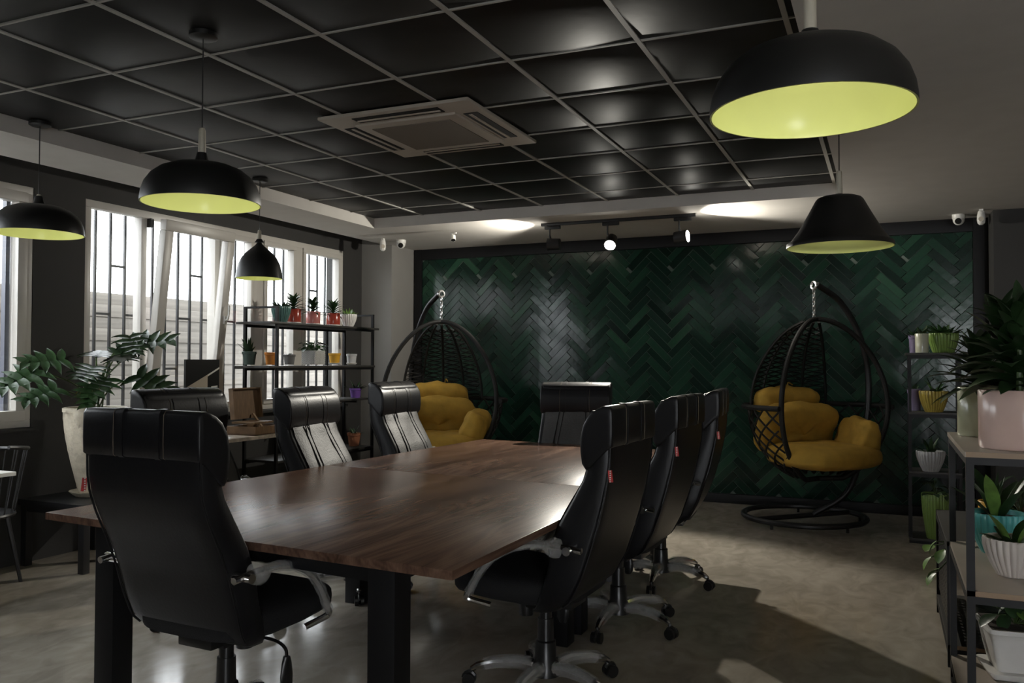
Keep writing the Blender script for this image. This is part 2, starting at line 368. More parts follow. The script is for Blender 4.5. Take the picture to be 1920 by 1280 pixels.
# tilted sash
ts = bpy.data.objects.new('tilted_sash', None)
b = MB(); h = z1-z0-.13; ring(b, -.035, .035, 4.95, 5.72, 0, h, .085)
ts = b.build('tilted_sash', M['pvc'], win2, bevel=.008)
ts.location = (XW+.0, 0, z0+.065); ts.rotation_euler = (0, R(6.6), 0)
MB().bx(-.003, .003, 5.03, 5.64, .08, h-.08).build('glass_pane', M['glass'], ts)
MB().box((.045, 5.68, .75), (.02, .03, .07)).tube(bez([(.05, 5.68, .75), (.075, 5.68, .76), (.08, 5.68, .82), (.075, 5.68, .88)], 4), .009, 8).build('window_handle', M['white_plastic'], ts)
MB().box((XW+.01, 4.97, 2.46), (.05, .03, .07)).build('tilt_stay', M['plastic_black'], win2)
for wn, ww in ((win1, W1), (win2, W2)):
    MB().bx(XW-.02, XW+.06, ww[0]-.02, ww[1]+.02, ww[2]-.03, ww[2]-.002).build('window_sill', M['wall_dark'], wn, bevel=.004)
# outside: security bars, fence, ground
bars = thing('security_bars', 'black steel security bars with short cross pieces outside the long window', 'security bars', (XW-.34, 0, 0))
ys = [4.47+.142*i for i in range(24)]
for y in ys: MB().box((0, y, 1.75), (.018, .018, 1.9)).build('upright_bar', M['black_metal'], bars)
pat = [1.73, None, 1.74, 2.14, 1.70, None, 1.30, 1.74, 2.14, None]
cz = [(1.74, 0), (1.30, 1), (1.74, 2), (2.12, 3), (1.74, 4), (None, 5)]
for i in range(23):
    z = (1.74, 1.30, 1.74, 2.13, 1.74, 1.30)[i % 6]
    if i % 6 == 5: continue
    MB().box((0, ys[i]+.071, z), (.014, .13, .018)).build('cross_bar', M['black_metal'], bars)
for yb_ in (4.40, 5.2, 6.12, 7.0, 7.70):
    for zb2 in (.80, 2.70): MB().bx(-.01, .13, yb_-.015, yb_+.015, zb2-.015, zb2+.015).build('wall_bracket', M['black_metal'], bars)
MB().box((0, 6.1, .80), (.03, 3.5, .03)).build('bottom_rail', M['black_metal'], bars); MB().box((0, 6.1, 2.70), (.03, 3.5, .03)).build('top_rail', M['black_metal'], bars)
fen = thing('timber_fence', 'pale horizontal slat fence standing outside the windows', 'fence', (-7.2, 0, 0))
sm = MB().box((0, 0, 0), (.02, 14, .122)).mesh('slat', M['slat'], bevel=.003)
for k in range(17): link('slat', sm, fen, (.012*(k % 2)+random.uniform(-.002, .002), 7.5, .07+.12*k))
for k in range(8): MB().box((-.04, .8+2*k, 1.03), (.06, .08, 2.06)).build('fence_post', M['slat'], fen)
fb = thing('garden_wall', 'grey panel wall with pale joints outside the left window', 'wall', (-8.6, 0, 0))
for k in range(9):
    MB().box((0, 3.2, .12+.235*k), (.05, 4.6, .225)).build('wall_panel', M['wall_mid'], fb)
og = MB().bx(-40, XW-.3, -30, 40, -.25, -.15).build('ground', M['ground']); struct(og)

# ------------------------------------------------------------------ herringbone feature wall
FX0, FX1, FZ0, FZ1 = -4.945, .79, .0, ZS
b = MB(); fy = YB-.03
fr = bpy.data.objects.new('wall_back_panel', None)
gt = struct(MB().bx(FX0, FX1, YB-.012, YB-.001, 0, ZS).build('trim_3', M['grout']))
def frame_piece(x0, x1, z0, z1): MB().bx(x0, x1, YB-.05, YB-.012, z0, z1).build('frame_strip', M['black_frame'], gt, bevel=.004)
frame_piece(FX0, FX0+.09, 0, ZS); frame_piece(FX1-.09, FX1, 0, ZS); frame_piece(FX0+.09, FX1-.09, ZS-.12, ZS-.002); frame_piece(FX0+.09, FX1-.09, 0, .09)
def clip(poly, x0, x1, z0, z1):
    for ax, lim, sg in ((0, x0, 1), (0, x1, -1), (1, z0, 1), (1, z1, -1)):
        out = []
        for i in range(len(poly)):
            p, q = poly[i-1], poly[i]; dp, dq = (p[ax]-lim)*sg, (q[ax]-lim)*sg
            if (dp >= 0) != (dq >= 0):
                t = dp/(dp-dq); out.append((p[0]+(q[0]-p[0])*t, p[1]+(q[1]-p[1])*t))
            if dq >= 0: out.append(q)
        poly = out
        if len(poly) < 3: return []
    return poly
TW, n = .0685, 4.43; g = .0035; s2 = sqrt(.5); tiles = []
OX, OZ = -1.116, .049
cx0, cx1, cz0, cz1 = FX0+.09, FX1-.09, .09, ZS-.12
for a in range(-6, 34):
    for c in range(-30, 31):
        for kind in (0, 1):
            x, y = a+n*c, a-n*c
            if kind == 0: P = [(x, y), (x+n, y), (x+n, y+1), (x, y+1)]
            else: P = [(x, y+1), (x+1, y+1), (x+1, y+1+n), (x, y+1+n)]
            gx_ = g/TW
            x_0 = min(p[0] for p in P)+gx_/2; x_1 = max(p[0] for p in P)-gx_/2; y_0 = min(p[1] for p in P)+gx_/2; y_1 = max(p[1] for p in P)-gx_/2
            P = [(x_0, y_0), (x_1, y_0), (x_1, y_1), (x_0, y_1)]
            Q = [((px-py)*s2*TW+OX, (px+py)*s2*TW+OZ) for px, py in P]
            if max(q[0] for q in Q) < cx0 or min(q[0] for q in Q) > cx1 or max(q[1] for q in Q) < cz0 or min(q[1] for q in Q) > cz1: continue
            C = clip(Q, cx0, cx1, cz0, cz1)
            if len(C) < 3: continue
            area = abs(sum(C[i-1][0]*C[i][1]-C[i][0]*C[i-1][1] for i in range(len(C))))/2
            if area < .0008: continue
            full = area > .97*(n*TW-g)*(TW-g)
            cxm = sum(q[0] for q in C)/len(C); czm = sum(q[1] for q in C)/len(C)
            tiles.append((kind, C, cxm, czm, full, area))
def tile_mb(C, cx, cz, mb, off=(0, 0), tilt=(0, 0)):
    nn = len(C); v = []
    for (x, z) in C: v.append((x-off[0], 0, z-off[1]))
    for (x, z) in C:
        dx, dz = cx-x, cz-z; L = sqrt(dx*dx+dz*dz) or 1; k = .004/L
        xx, zz = x+dx*k, z+dz*k
        v.append((xx-off[0], -.008+tilt[0]*(xx-cx)+tilt[1]*(zz-cz), zz-off[1]))
    f = [tuple(range(nn, 2*nn))]+[(i, (i+1) % nn, nn+(i+1) % nn, nn+i) for i in range(nn)]
    mb.add(v, f)
# those that show largest: above the chairs and shelves
def vis(t):
    k, C, x, z, full, ar = t
    s = ar*900
    if z < .75: s -= 30
    if x < -.9 and z < 1.05: s -= 20
    if x > .15 and z < 1.4: s -= 10
    return s + z
tiles.sort(key=vis, reverse=True)
fullmesh = {}
stuff = MB()
for i, (kind, C, x, z, full, ar) in enumerate(tiles):
    if i < 299:
        if full:
            if kind not in fullmesh:
                mb = MB(); tile_mb(C, x, z, mb, (x, z)); fullmesh[kind] = mb.mesh('tile', M['tile'], smooth=False)
            t = link('tile', fullmesh[kind], gt, (x, YB-.012, z)); t.rotation_euler = (random.gauss(0, .008), 0, random.gauss(0, .008))
        else:
            mb = MB(); tile_mb(C, x, z, mb, (x, z)); mb.build('tile', M['tile'], gt, smooth=False, loc=(x, YB-.012, z))
    else: tile_mb(C, x, z, stuff, (0, 0), (random.gauss(0, .008), random.gauss(0, .008)))
st = stuff.build('tile_field', M['tile'], gt, smooth=False, loc=(0, YB-.012, 0), kind='stuff')

# ================================================================== CEILING FITTINGS
ac = thing('air_conditioner', 'square ivory ceiling cassette air conditioner set in the black panels', 'air conditioner', (-2.43, 4.33, ZC))
b = MB(); ro = .47
b.box((0, 0, -.012), (.94, .94, .02)); b.build('fascia', M['ac'], ac, bevel=.006)
b = MB(); b.box((0, 0, -.030), (.64, .64, .016)); b.build('centre_panel', M['ac'], ac, bevel=.006)
MB().box((.0, 0, -.0405), (.50, .50, .004)).build('intake_grille', M['ac_grille'], ac)
for k in range(4):
    a = k*pi/2; p = (.385*cos(a), .385*sin(a), -.0235)
    v = MB().box(p, (.085, .54, .004), rz=a).build('air_slot', M['slot'], ac)
    MB().box((.378*cos(a), .378*sin(a), -.027), (.018, .52, .006), rz=a, ry=.0).build('louvre', M['ac'], v, bevel=.002)

# pendants
def pendant(name, label, x, y, zc, zr, prof, stick, neck, energy, dia_n=48):
    t = thing(name, label, 'pendant lamp', (x, y, zr))
    outer = prof; rin = [(max(r-.006, .001), z-.004) for r, z in prof]
    MB().lathe(outer, 56).build('lamp_shade', M['shade'], t, ang=60)
    inn = [(r-.005, z-.004 if i < len(prof)-1 else z) for i, (r, z) in enumerate(prof) if r > .012]
    MB().lathe(inn+[(prof[-1][0], prof[-1][1])], 56).build('shade_lining', M['yellow_in'], t, ang=60)
    ztop = prof[0][1]
    MB().lathe([(.001, ztop+neck), (.020, ztop+neck), (.026, ztop+neck*.4), (.036, ztop-.004), (.001, ztop-.004)], 20).build('socket_cap', M['shade'], t)
    MB().lathe([(.001, ztop+neck+stick), (.010, ztop+neck+stick-.002), (.014, ztop+neck+stick-.012), (.016, ztop+neck), (.001, ztop+neck)], 20).build('wooden_stem', M['wood_pale'], t)
    MB().tube([(0, 0, ztop+neck+stick-.003), (0, 0, zc-zr)], .0028, 6).build('cord', M['plastic_black'], t)
    MB().lathe([(.001, zc-zr), (.058, zc-zr), (.058, zc-zr-.018), (.048, zc-zr-.024), (.001, zc-zr-.024)], 28).build('ceiling_rose', M['shade'], t)
    MB().lathe([(.001, ztop-.01), (.016, ztop-.01), (.018, ztop-.02), (.022, ztop-.035), (.018, ztop-.05), (.001, ztop-.056)], 16).build('bulb', M['white_plastic'], t)
    l = bpy.data.lights.new('pendant_bulb_light', 'POINT'); l.energy = energy; l.color = (1, .96, .80); l.shadow_soft_size = .03
    lo = bpy.data.objects.new('bulb_light', l); COL.objects.link(lo); lo.parent = t; lo.location = (0, 0, ztop*.55)
    return t
DOME = [(.02, .168), (.07, .166), (.12, .158), (.165, .140), (.200, .112), (.222, .080), (.234, .046), (.2385, .015), (.2385, 0)]
BELL = [(.014, .275), (.02, .262), (.035, .245), (.062, .222), (.098, .190), (.128, .155), (.150, .110), (.163, .06), (.171, .0)]
CONE = [(.02, .262), (.085, .258), (.106, .250), (.116, .238), (.155, .165), (.20, .085), (.240, .03), (.2560, .022), (.2585, 0)]
pendant('pendant_lamp', 'large black dome pendant at upper right, nearest the camera', -.165, 2.16, ZS, 1.975, DOME, .17, .035, PEND)
pendant('pendant_lamp', 'black dome pendant with wooden stem hanging before the tilted window', -2.595, 2.68, ZC, 2.02, DOME, .105, .045, PEND)
pendant('pendant_lamp', 'black dome pendant at far left, in front of the left window', -4.43, 3.32, ZC, 2.09, DOME, .012, .05, PEND*.8)
pendant('pendant_lamp', 'small black bell shaped pendant above the plant shelf', -4.29, 5.02, ZC, 1.985, BELL, .07, .02, PEND*.5)
pendant('pendant_lamp', 'black cone shaped pendant in front of the green tiled wall', -.215, 4.6, ZS, 1.955, CONE, .12, .01, PEND*.6)

# lighting track
TRY = 7.25
tr = thing('lighting_track', 'black ceiling lighting track above the green tiled wall', 'lighting track', (-2.2, TRY, ZS))
MB().box((0, 0, -.013), (1.42, .035, .026)).build('rail', M['black_metal'], tr, bevel=.002)
def track_spot(label, x, aim, energy, size, blend, lit, drop=.17, mt='black_metal', y=TRY, lim=60, sc=1):
    t = thing('track_spotlight', label, 'spotlight', (x, y, ZS-.026))
    MB().box((.0, 0, -.016*sc), (.15*sc, .034*sc, .03*sc)).build('adapter', M[mt], t, bevel=.003)
    MB().tube([(-.03*sc, 0, -.03*sc), (-.03*sc, 0, -drop*.6)], .008*sc, 8).build('bracket', M[mt], t)
    MB().tube([(-.03*sc, 0, -drop*.55), (0, 0, -drop)], .010*sc, 8).build('swivel', M[mt], t)
    d = Vector(aim).normalized(); c = Vector((0, 0, -drop))
    r = .056*sc
    MB().tube([c-d*.075*sc, c-d*.07*sc, c+d*.045*sc], [r*.55, r*.9, r], 24).build('lamp_head', M[mt], t)
    MB().tube([c+d*.0455*sc, c+d*.047*sc], r*.86, 24).build('lens', M['lamp_on'] if lit else M['lens'], t)
    if energy:
        l = bpy.data.lights.new('track_light', 'SPOT'); l.energy = energy; l.color = (1, .95, .84); l.spot_size = R(size); l.spot_blend = blend; l.shadow_soft_size = .025
        lo = bpy.data.objects.new('track_light', l); COL.objects.link(lo); lo.parent = t; lo.location = c+d*.06
        lo.rotation_euler = d.to_track_quat('-Z', 'Y').to_euler()
    return t
track_spot('black track spotlight shining left, leftmost on the track', -2.80, (-1, -.12, .02), SPOT_SIDE, 115, .5, True)
track_spot('black track spotlight glaring straight at the camera, middle of the track', -2.245, (.10, -1, -.80), SPOT_MAIN, 96, .4, True, drop=.185)
track_spot('black track spotlight turned to the right, rightmost on the track', -1.60, (1, -.10, .06), SPOT_SIDE*1.2, 115, .5, True)
track_spot('small white ceiling spotlight near the corner pier', -3.83, (.3, -.5, -1), 0, 30, .5, False, .06, 'white_plastic', 7.25, sc=.45)
# detectors and cameras
def detector(label, x, y):
    t = thing('motion_detector', label, 'motion detector', (x, y, ZS))
    MB().box((0, 0, -.01), (.03, .03, .02)).build('bracket', M['white_plastic'], t)
    d = (Vector((0, 0, 0))-Vector((x, y, 0))).normalized(); a = math.atan2(d.y, d.x)
    v = []
    for z, r in ((-.012, .012), (-.018, .024), (-.05, .030), (-.09, .032), (-.115, .028), (-.13, .014)):
        v.append([(r*cos(k*pi/8), r*sin(k*pi/8), z) for k in range(16)])
    MB().loft([[Vector(p) for p in row] for row in v]).build('body', M['white_plastic'], t)
    MB().tube([(d.x*.02, d.y*.02, -.085), (d.x*.033, d.y*.033, -.085)], .02, 16).build('sensor_window', M['ac'], t)
def dome_cam(label, x, y):
    t = thing('security_camera', label, 'security camera', (x, y, ZS))
    d = (Vector((-.6, -.2, 0))-Vector((x, y, .0))).normalized()
    MB().lathe([(.001, 0), (.052, 0), (.052, -.03), (.046, -.04), (.001, -.04)], 28).build('base', M['white_plastic'], t)
    MB().lathe([(.001, -.015)]+[(.046*sin(a), -.045-.046*cos(pi-a)*-1*-1) for a in [pi*.12*i for i in range(1, 9)]], 24).build('ball', M['white_plastic'], t)
    c = Vector((0, 0, -.05)); dd = (d+Vector((0, 0, -.25))).normalized()
    MB().tube([c+dd*.03, c+dd*.052], .026, 20).build('lens', M['lens'], t)
detector('white motion detector on the ceiling beside the corner pier', -4.781, 7.489)
dome_cam('white dome camera on the ceiling left of the green wall', -4.668, 7.662)
dome_cam('white dome camera on the ceiling at the right end of the green wall', .575, 8.2)
detector('white motion detector on the ceiling by the right pier', .725, 7.98)

# ================================================================== TABLES
def conf_table(label, P, legs):
    """P: four corners FL, FR, BR, BL at top"""
    c = (sum(p[0] for p in P)/4, sum(p[1] for p in P)/4); t = thing('conference_table', label, 'table', (c[0], c[1], 0))
    Q = [(p[0]-c[0], p[1]-c[1]) for p in P]; zt, th = .75, .029
    v = [(x, y, zt-th) for x, y in Q]+[(x, y, zt) for x, y in Q]
    MB().add(v, [(0, 3, 2, 1), (4, 5, 6, 7), (0, 1, 5, 4), (1, 2, 6, 5), (2, 3, 7, 6), (3, 0, 4, 7)]).build('tabletop', M['walnut'], t, bevel=.0015)
    L = []
    for k in legs:
        x, y = Q[k]; sx = -1 if x > 0 else 1; sy = -1 if y > 0 else 1
        lx, ly = x+sx*LEGX, y+sy*.10; L.append((lx, ly))
        MB().box((lx, ly, (zt-th)/2), (.1, .1, zt-th)).build('leg', M['black_frame'], t, bevel=.003)
    for a, bb in zip(L, L[1:]+L[:1]):
        if abs(a[0]-bb[0])+abs(a[1]-bb[1]) > .1: MB().bar((a[0], a[1], zt-th-.03), (bb[0], bb[1], zt-th-.03), .05, .058).build('apron_rail', M['black_frame'], t)
    return t
LEGX = .28
conf_table('nearer half of the long walnut conference table on black square legs', [(-3.15, 2.412), (-1.183, 2.243), (-1.18, 4.006), (-3.053, 4.20)], (0, 1, 2, 3))
conf_table('far half of the long walnut conference table, under the track lights', [(-3.053, 4.204), (-1.18, 4.010), (-1.18, 5.89), (-2.957, 6.115)], (0, 1, 2, 3))

# ================================================================== OFFICE CHAIR
def exec_chair(upright=False):
    t = thing('office_chair', 'x', 'chair', (0, 0, 0), 0, 'black leather office chairs round the conference table')
    lea = M['leather']
    tab = [(.385, -.10, -.03, .21), (.41, -.155, -.055, .245), (.46, -.20, -.075, .265), (.55, -.232, -.11, .272), (.65, -.262, -.125, .272), (.75, -.302, -.163, .27),
           (.85, -.348, -.222, .268), (.92, -.374, -.262, .267), (.98, -.383, -.282, .267), (1.08, -.386, -.28, .267), (1.17, -.384, -.285, .267), (1.19, -.380, -.30, .262)]
    if upright:      # the chairs on the right stand with their backs tilted further up
        tab = [(z_, a_-(.045*sin(pi*min(1, max(0, (z_-.385)/.50)))**.8), b_, w_) for z_, a_, b_, w_ in tab]
    rings = []
    for i in range(34):
        z = .385+i/33*.80; xr, xf, hw = lerp(tab, z); cx, d = (xr+xf)/2, (xf-xr)/2; r = []
        for k in range(28):
            a = 2*pi*k/28; ca, sa = cos(a), sin(a); e = .28
            r.append(Vector((cx+d*math.copysign(abs(ca)**.22, ca), hw*math.copysign(abs(sa)**.25, sa), z)))
        rings.append(r)
    MB().loft(rings).build('backrest', lea, t, ang=70)
    # piping along both rear edges
    for s in (-1, 1):
        pts = []
        for i in range(26):
            z = .43+i/25*.62; xr, xf, hw = lerp(tab, z); pts.append((xr+.006, s*(hw-.003), z))
        MB().tube(pts, .004, 6).build('piping', lea, t)
    # front panel, reclined face
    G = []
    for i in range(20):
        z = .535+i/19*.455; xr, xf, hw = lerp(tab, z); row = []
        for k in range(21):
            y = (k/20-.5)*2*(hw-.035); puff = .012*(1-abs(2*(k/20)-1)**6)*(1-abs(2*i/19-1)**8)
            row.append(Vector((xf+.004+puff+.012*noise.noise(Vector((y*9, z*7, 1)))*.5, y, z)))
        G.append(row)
    pan = MB().grid(G).build('front_panel', M['leather_sheen'], t, ang=80)
    for y0, y1 in ((-.085, -.125), (-.12, -.16), (.085, .125), (.12, .16)):
        pts = []
        for i in range(16):
            z = .55+i/15*.43; xr, xf, hw = lerp(tab, z); yy = y1+(y0-y1)*(i/15)
            pts.append((xf+.0165, yy, z))
        MB().tube(pts, .0035, 6).build('seam', M['seam'], pan)
    pts = [(lerp(tab, .60+.07*cos(a))[1]+.017, .17*sin(a), .60+.07*cos(a)) for a in [(-1+2*k/12)*pi/2 for k in range(13)]]
    MB().tube(pts, .006, 6).build('lumbar_seam', M['seam'], pan)
    # headrest cushion that wraps over the top
    prof = [(-.391, 1.055), (-.393, 1.10), (-.393, 1.15), (-.392, 1.19), (-.383, 1.204), (-.355, 1.205), (-.325, 1.192), (-.295, 1.168), (-.272, 1.13), (-.262, 1.08), (-.262, 1.03), (-.268, .985), (-.283, .962), (-.30, .97), (-.33, 1.0), (-.37, 1.04)]
    cx, cz = -.32, 1.09; rings = []
    for y, s in ((-.274, .70), (-.274, .93), (-.270, .985), (-.262, 1.0), (-.12, 1.01), (0, 1.01), (.12, 1.01), (.262, 1.0), (.270, .985), (.274, .93), (.274, .70)):
        rings.append([Vector((cx+(x-cx)*s, y, cz+(z-cz)*s)) for x, z in prof])
    hr = MB().loft(rings).build('headrest', lea, t, ang=60)
    for y in (-.085, .085):
        w = .013
        rings = [[Vector((cx+(x-cx)*1.05, yy, cz+(z-cz)*1.035)) for x, z in prof] for yy in (y-w, y+w)]
        MB().loft(rings).build('headrest_band', lea, hr, ang=60)
        yy = y+math.copysign(.032, y)
        MB().tube([(cx+(x-cx)*1.02, yy, cz+(z-cz)*1.016) for x, z in prof],   .0011, 4, closed=True).build('stitching', M['thread'], hr)
    # seat
    st = [(-.20, .42, .50, .20), (-.14, .405, .525, .245), (-.02, .40, .522, .262), (.12, .405, .522, .265), (.22, .412, .53, .262), (.285, .42, .528, .25), (.315, .432, .515, .225), (.33, .455, .492, .18)]
    rings = []
    for i in range(24):
        x = -.20+i/23*.53; zl, zh, hw = lerp(st, x); cz2, hh = (zl+zh)/2, (zh-zl)/2
        rings.append([Vector((x, hw*math.copysign(abs(cos(2*pi*k/24))**.4, cos(2*pi*k/24)), cz2+hh*math.copysign(abs(sin(2*pi*k/24))**.6, sin(2*pi*k/24)))) for k in range(24)])
    MB().loft(rings).build('seat', M['fabric_dark'], t, ang=70)
    for s in (-1, 1):
        path = bez([(-.285, s*.315, .665), (-.16, s*.318, .675), (-.05, s*.32, .668), (.06, s*.318, .625), (.14, s*.31, .55), (.20, s*.295, .46), (.215, s*.285, .425), (.13, s*.25, .398)], 6)
        arm = MB().tube(path, .0125, 10).build('armrest', M['chrome'], t)
        MB().tube([(-.235, s*.255, .665), (-.235, s*.345, .665)], .0165, 14).build('arm_bolt', M['chrome'], arm)
        n = len(path); rr = [.0185+.0015*sin(k*2.1)+.001*sin(k*5.3) for k in range(6, n-10)]
        MB().tube(path[6:n-10], rr, 12, caps=False).build('plastic_sleeve', M['wrap'], arm)
        col = [(-.205, .018), (-.195, .036), (-.175, .040), (-.155, .032), (-.14, .022)]
        MB().tube([(x, s*.316, .668) for x, r in col], [r for x, r in col], 14).build('plastic_collar', M['wrap'], arm)
    MB().box((-.02, 0, .385), (.26, .16, .035)).box((.0, 0, .36), (.14, .11, .03)).build('tilt_mechanism', M['plastic_black'], t, bevel=.006)
    MB().cyl((.09, 0, .375), (.09, 0, .30), .033, .031).build('tension_knob', M['plastic_black'], t, bevel=.004)
    lv = MB().tube(bez([(.03, -.08, .375), (.03, -.20, .372), (.03, -.25, .35), (.03, -.255, .31)], 5), .006, 8).build('lever', M['plastic_black'], t)
    MB().loft([[Vector((.03+w*cos(2*pi*k/12), -.256+.012*sin(2*pi*k/12), z)) for k in range(12)] for z, w in ((.325, .012), (.30, .022), (.26, .03), (.225, .028), (.205, .015))]).build('lever_paddle', M['plastic_black'], lv)
    MB().tube([(0, 0, .36), (0, 0, .23)], .026, 20).build('gas_lift', M['plastic_black'], t)
    MB().lathe([(.001, .30), (.033, .30), (.035, .21), (.043, .205), (.045, .13), (.058, .11), (.06, .065), (.001, .06)], 24).build('column_cover', M['plastic_black'], t)
    for k in range(5):
        a = R(18)+k*2*pi/5; d = Vector((cos(a), sin(a), 0))
        leg = MB().tube([d*.045+Vector((0, 0, .098)), d*.12+Vector((0, 0, .112)), d*.22+Vector((0, 0, .104)), d*.29+Vector((0, 0, .085)), d*.315+Vector((0, 0, .070))], [.026, .024, .020, .016, .012], 10).build('leg', M['chrome'], t)
        MB().tube([d*.06+Vector((0, 0, .101)), d*.12+Vector((0, 0, .112)), d*.20+Vector((0, 0, .107)), d*.262+Vector((0, 0, .094))], [.031, .031, .027, .026], 12, caps=False).build('plastic_sleeve', M['wrap'], leg)
        c = d*.325; s = Vector((-d.y, d.x, 0))
        cb_ = MB()
        cb_.tube([c+s*.007+Vector((0, 0, .027)), c+s*.025+Vector((0, 0, .027))], .027, 18); cb_.tube([c-s*.007+Vector((0, 0, .027)), c-s*.025+Vector((0, 0, .027))], .027, 18)
        cb_.tube([d*.315+Vector((0, 0, .075)), d*.318+Vector((0, 0, .03))], .008, 8)
        cb_.tube([c+s*.012*0+d*.026*cos(q)+Vector((0, 0, .027+.031*sin(q))) for q in [pi*.05+i*pi*.8/6 for i in range(7)]], .009, 6)
        cb_.build('caster', M['plastic_black'], leg)
    # red tag on the side seam
    MB().box((-.384, .271, .945), (.015, .007, .045), ry=.12).build('red_tag', M['red_tag'], t, label='small red maker tag')
    tl = MB()
    for k in range(6): tl.box((-.384-.0105*0, .271, .925+.008*k), (.006, .0082, .004), ry=.12)
    tl.build('tag_lettering', M['white_plastic'], [q for q in S.objects if q.parent == t and q.name.startswith('red_tag')][0], smooth=False)
    return t
first = [True]; ch = exec_chair()
first2 = [True]; ch2 = exec_chair(True)
def place(x, y, ang, label, dz=0, b=False):
    if b:
        if first2[0]:
            first2[0] = False; c = ch2; c.location = (x, y, 0); c.rotation_euler = (0, 0, ang); c['label'] = label
        else: c = dup(ch2, (x, y, 0), ang, label)
        c.name = 'office_chair'
        return c
    if first[0]:
        first[0] = False; c = ch; c.location = (x, y, 0); c.rotation_euler = (0, 0, ang); c['label'] = label
    else: c = dup(ch, (x, y, 0), ang, label)
    if dz:
        for o_ in [q for q in S.objects if q.parent == c]:
            if o_.name.split('.')[0] not in ('leg', 'column_cover', 'gas_lift'): o_.location.z += dz
    return c
place(-2.20, 2.42, R(87), 'black leather office chair seen from behind at the near table end', .006)
place(-3.196, 3.48, R(-5), 'black leather office chair at the window side, nearest the big potted plant', .008)
place(-2.93, 4.29, R(4), 'middle black office chair on the window side of the table')
place(-3.00, 5.40, R(1), 'black office chair on the window side, farthest, beside the yellow cushion', .008)
place(-2.165, 5.91, R(-82), 'black office chair at the far table end with its back to the green wall')
place(-1.315, 3.332, R(177.5), 'black office chair on the right side of the table, nearest the camera', 0, True)
place(-1.29, 4.30, R(178), 'middle black office chair on the right side of the table', 0, True)
place(-1.30, 5.25, R(184), 'black office chair on the right side of the table, farthest from the camera', 0, True)

# ================================================================== HANGING CHAIRS
def egg(z, zt, zb, wmax):
    t = (z-zb)/(zt-zb); t = min(max(t, 0), 1)
    return wmax*(sin(pi*t**.90))**.50 if 0 < t < 1 else 0
def puffy(c, d, seedv, rz=0, rx=0, ry=0, e=.55, n=26, wr=.012, tufts=()):
    rot = Matrix.Rotation(rz, 3, 'Z') @ Matrix.Rotation(ry, 3, 'Y') @ Matrix.Rotation(rx, 3, 'X')
    G = []
    for i in range(n+1):
        th = -pi/2+pi*i/n; row = []
        for k in range(2*n):
            ph = 2*pi*k/(2*n)
            f = lambda v, p: math.copysign(abs(v)**p, v)
            p = Vector((d[0]*f(cos(th), e)*f(cos(ph), e), d[1]*f(cos(th), e)*f(sin(ph), e), d[2]*f(sin(th), .7)))
            w = noise.noise(p*7+Vector((seedv, 0, 0)))*wr*1.4+noise.noise(p*16+Vector((0, seedv, 0)))*wr*.6
            q = p.normalized()*w+p
            for tx, ty, tr_, td in tufts:
                dd = ((p.x-tx)**2+(p.y-ty)**2)/(tr_*tr_)
                q.z -= td*math.exp(-dd)*(1 if p.z > 0 else -1)
            row.append(rot @ q+Vector(c))
        G.append(row)
    return MB().grid(G, True)
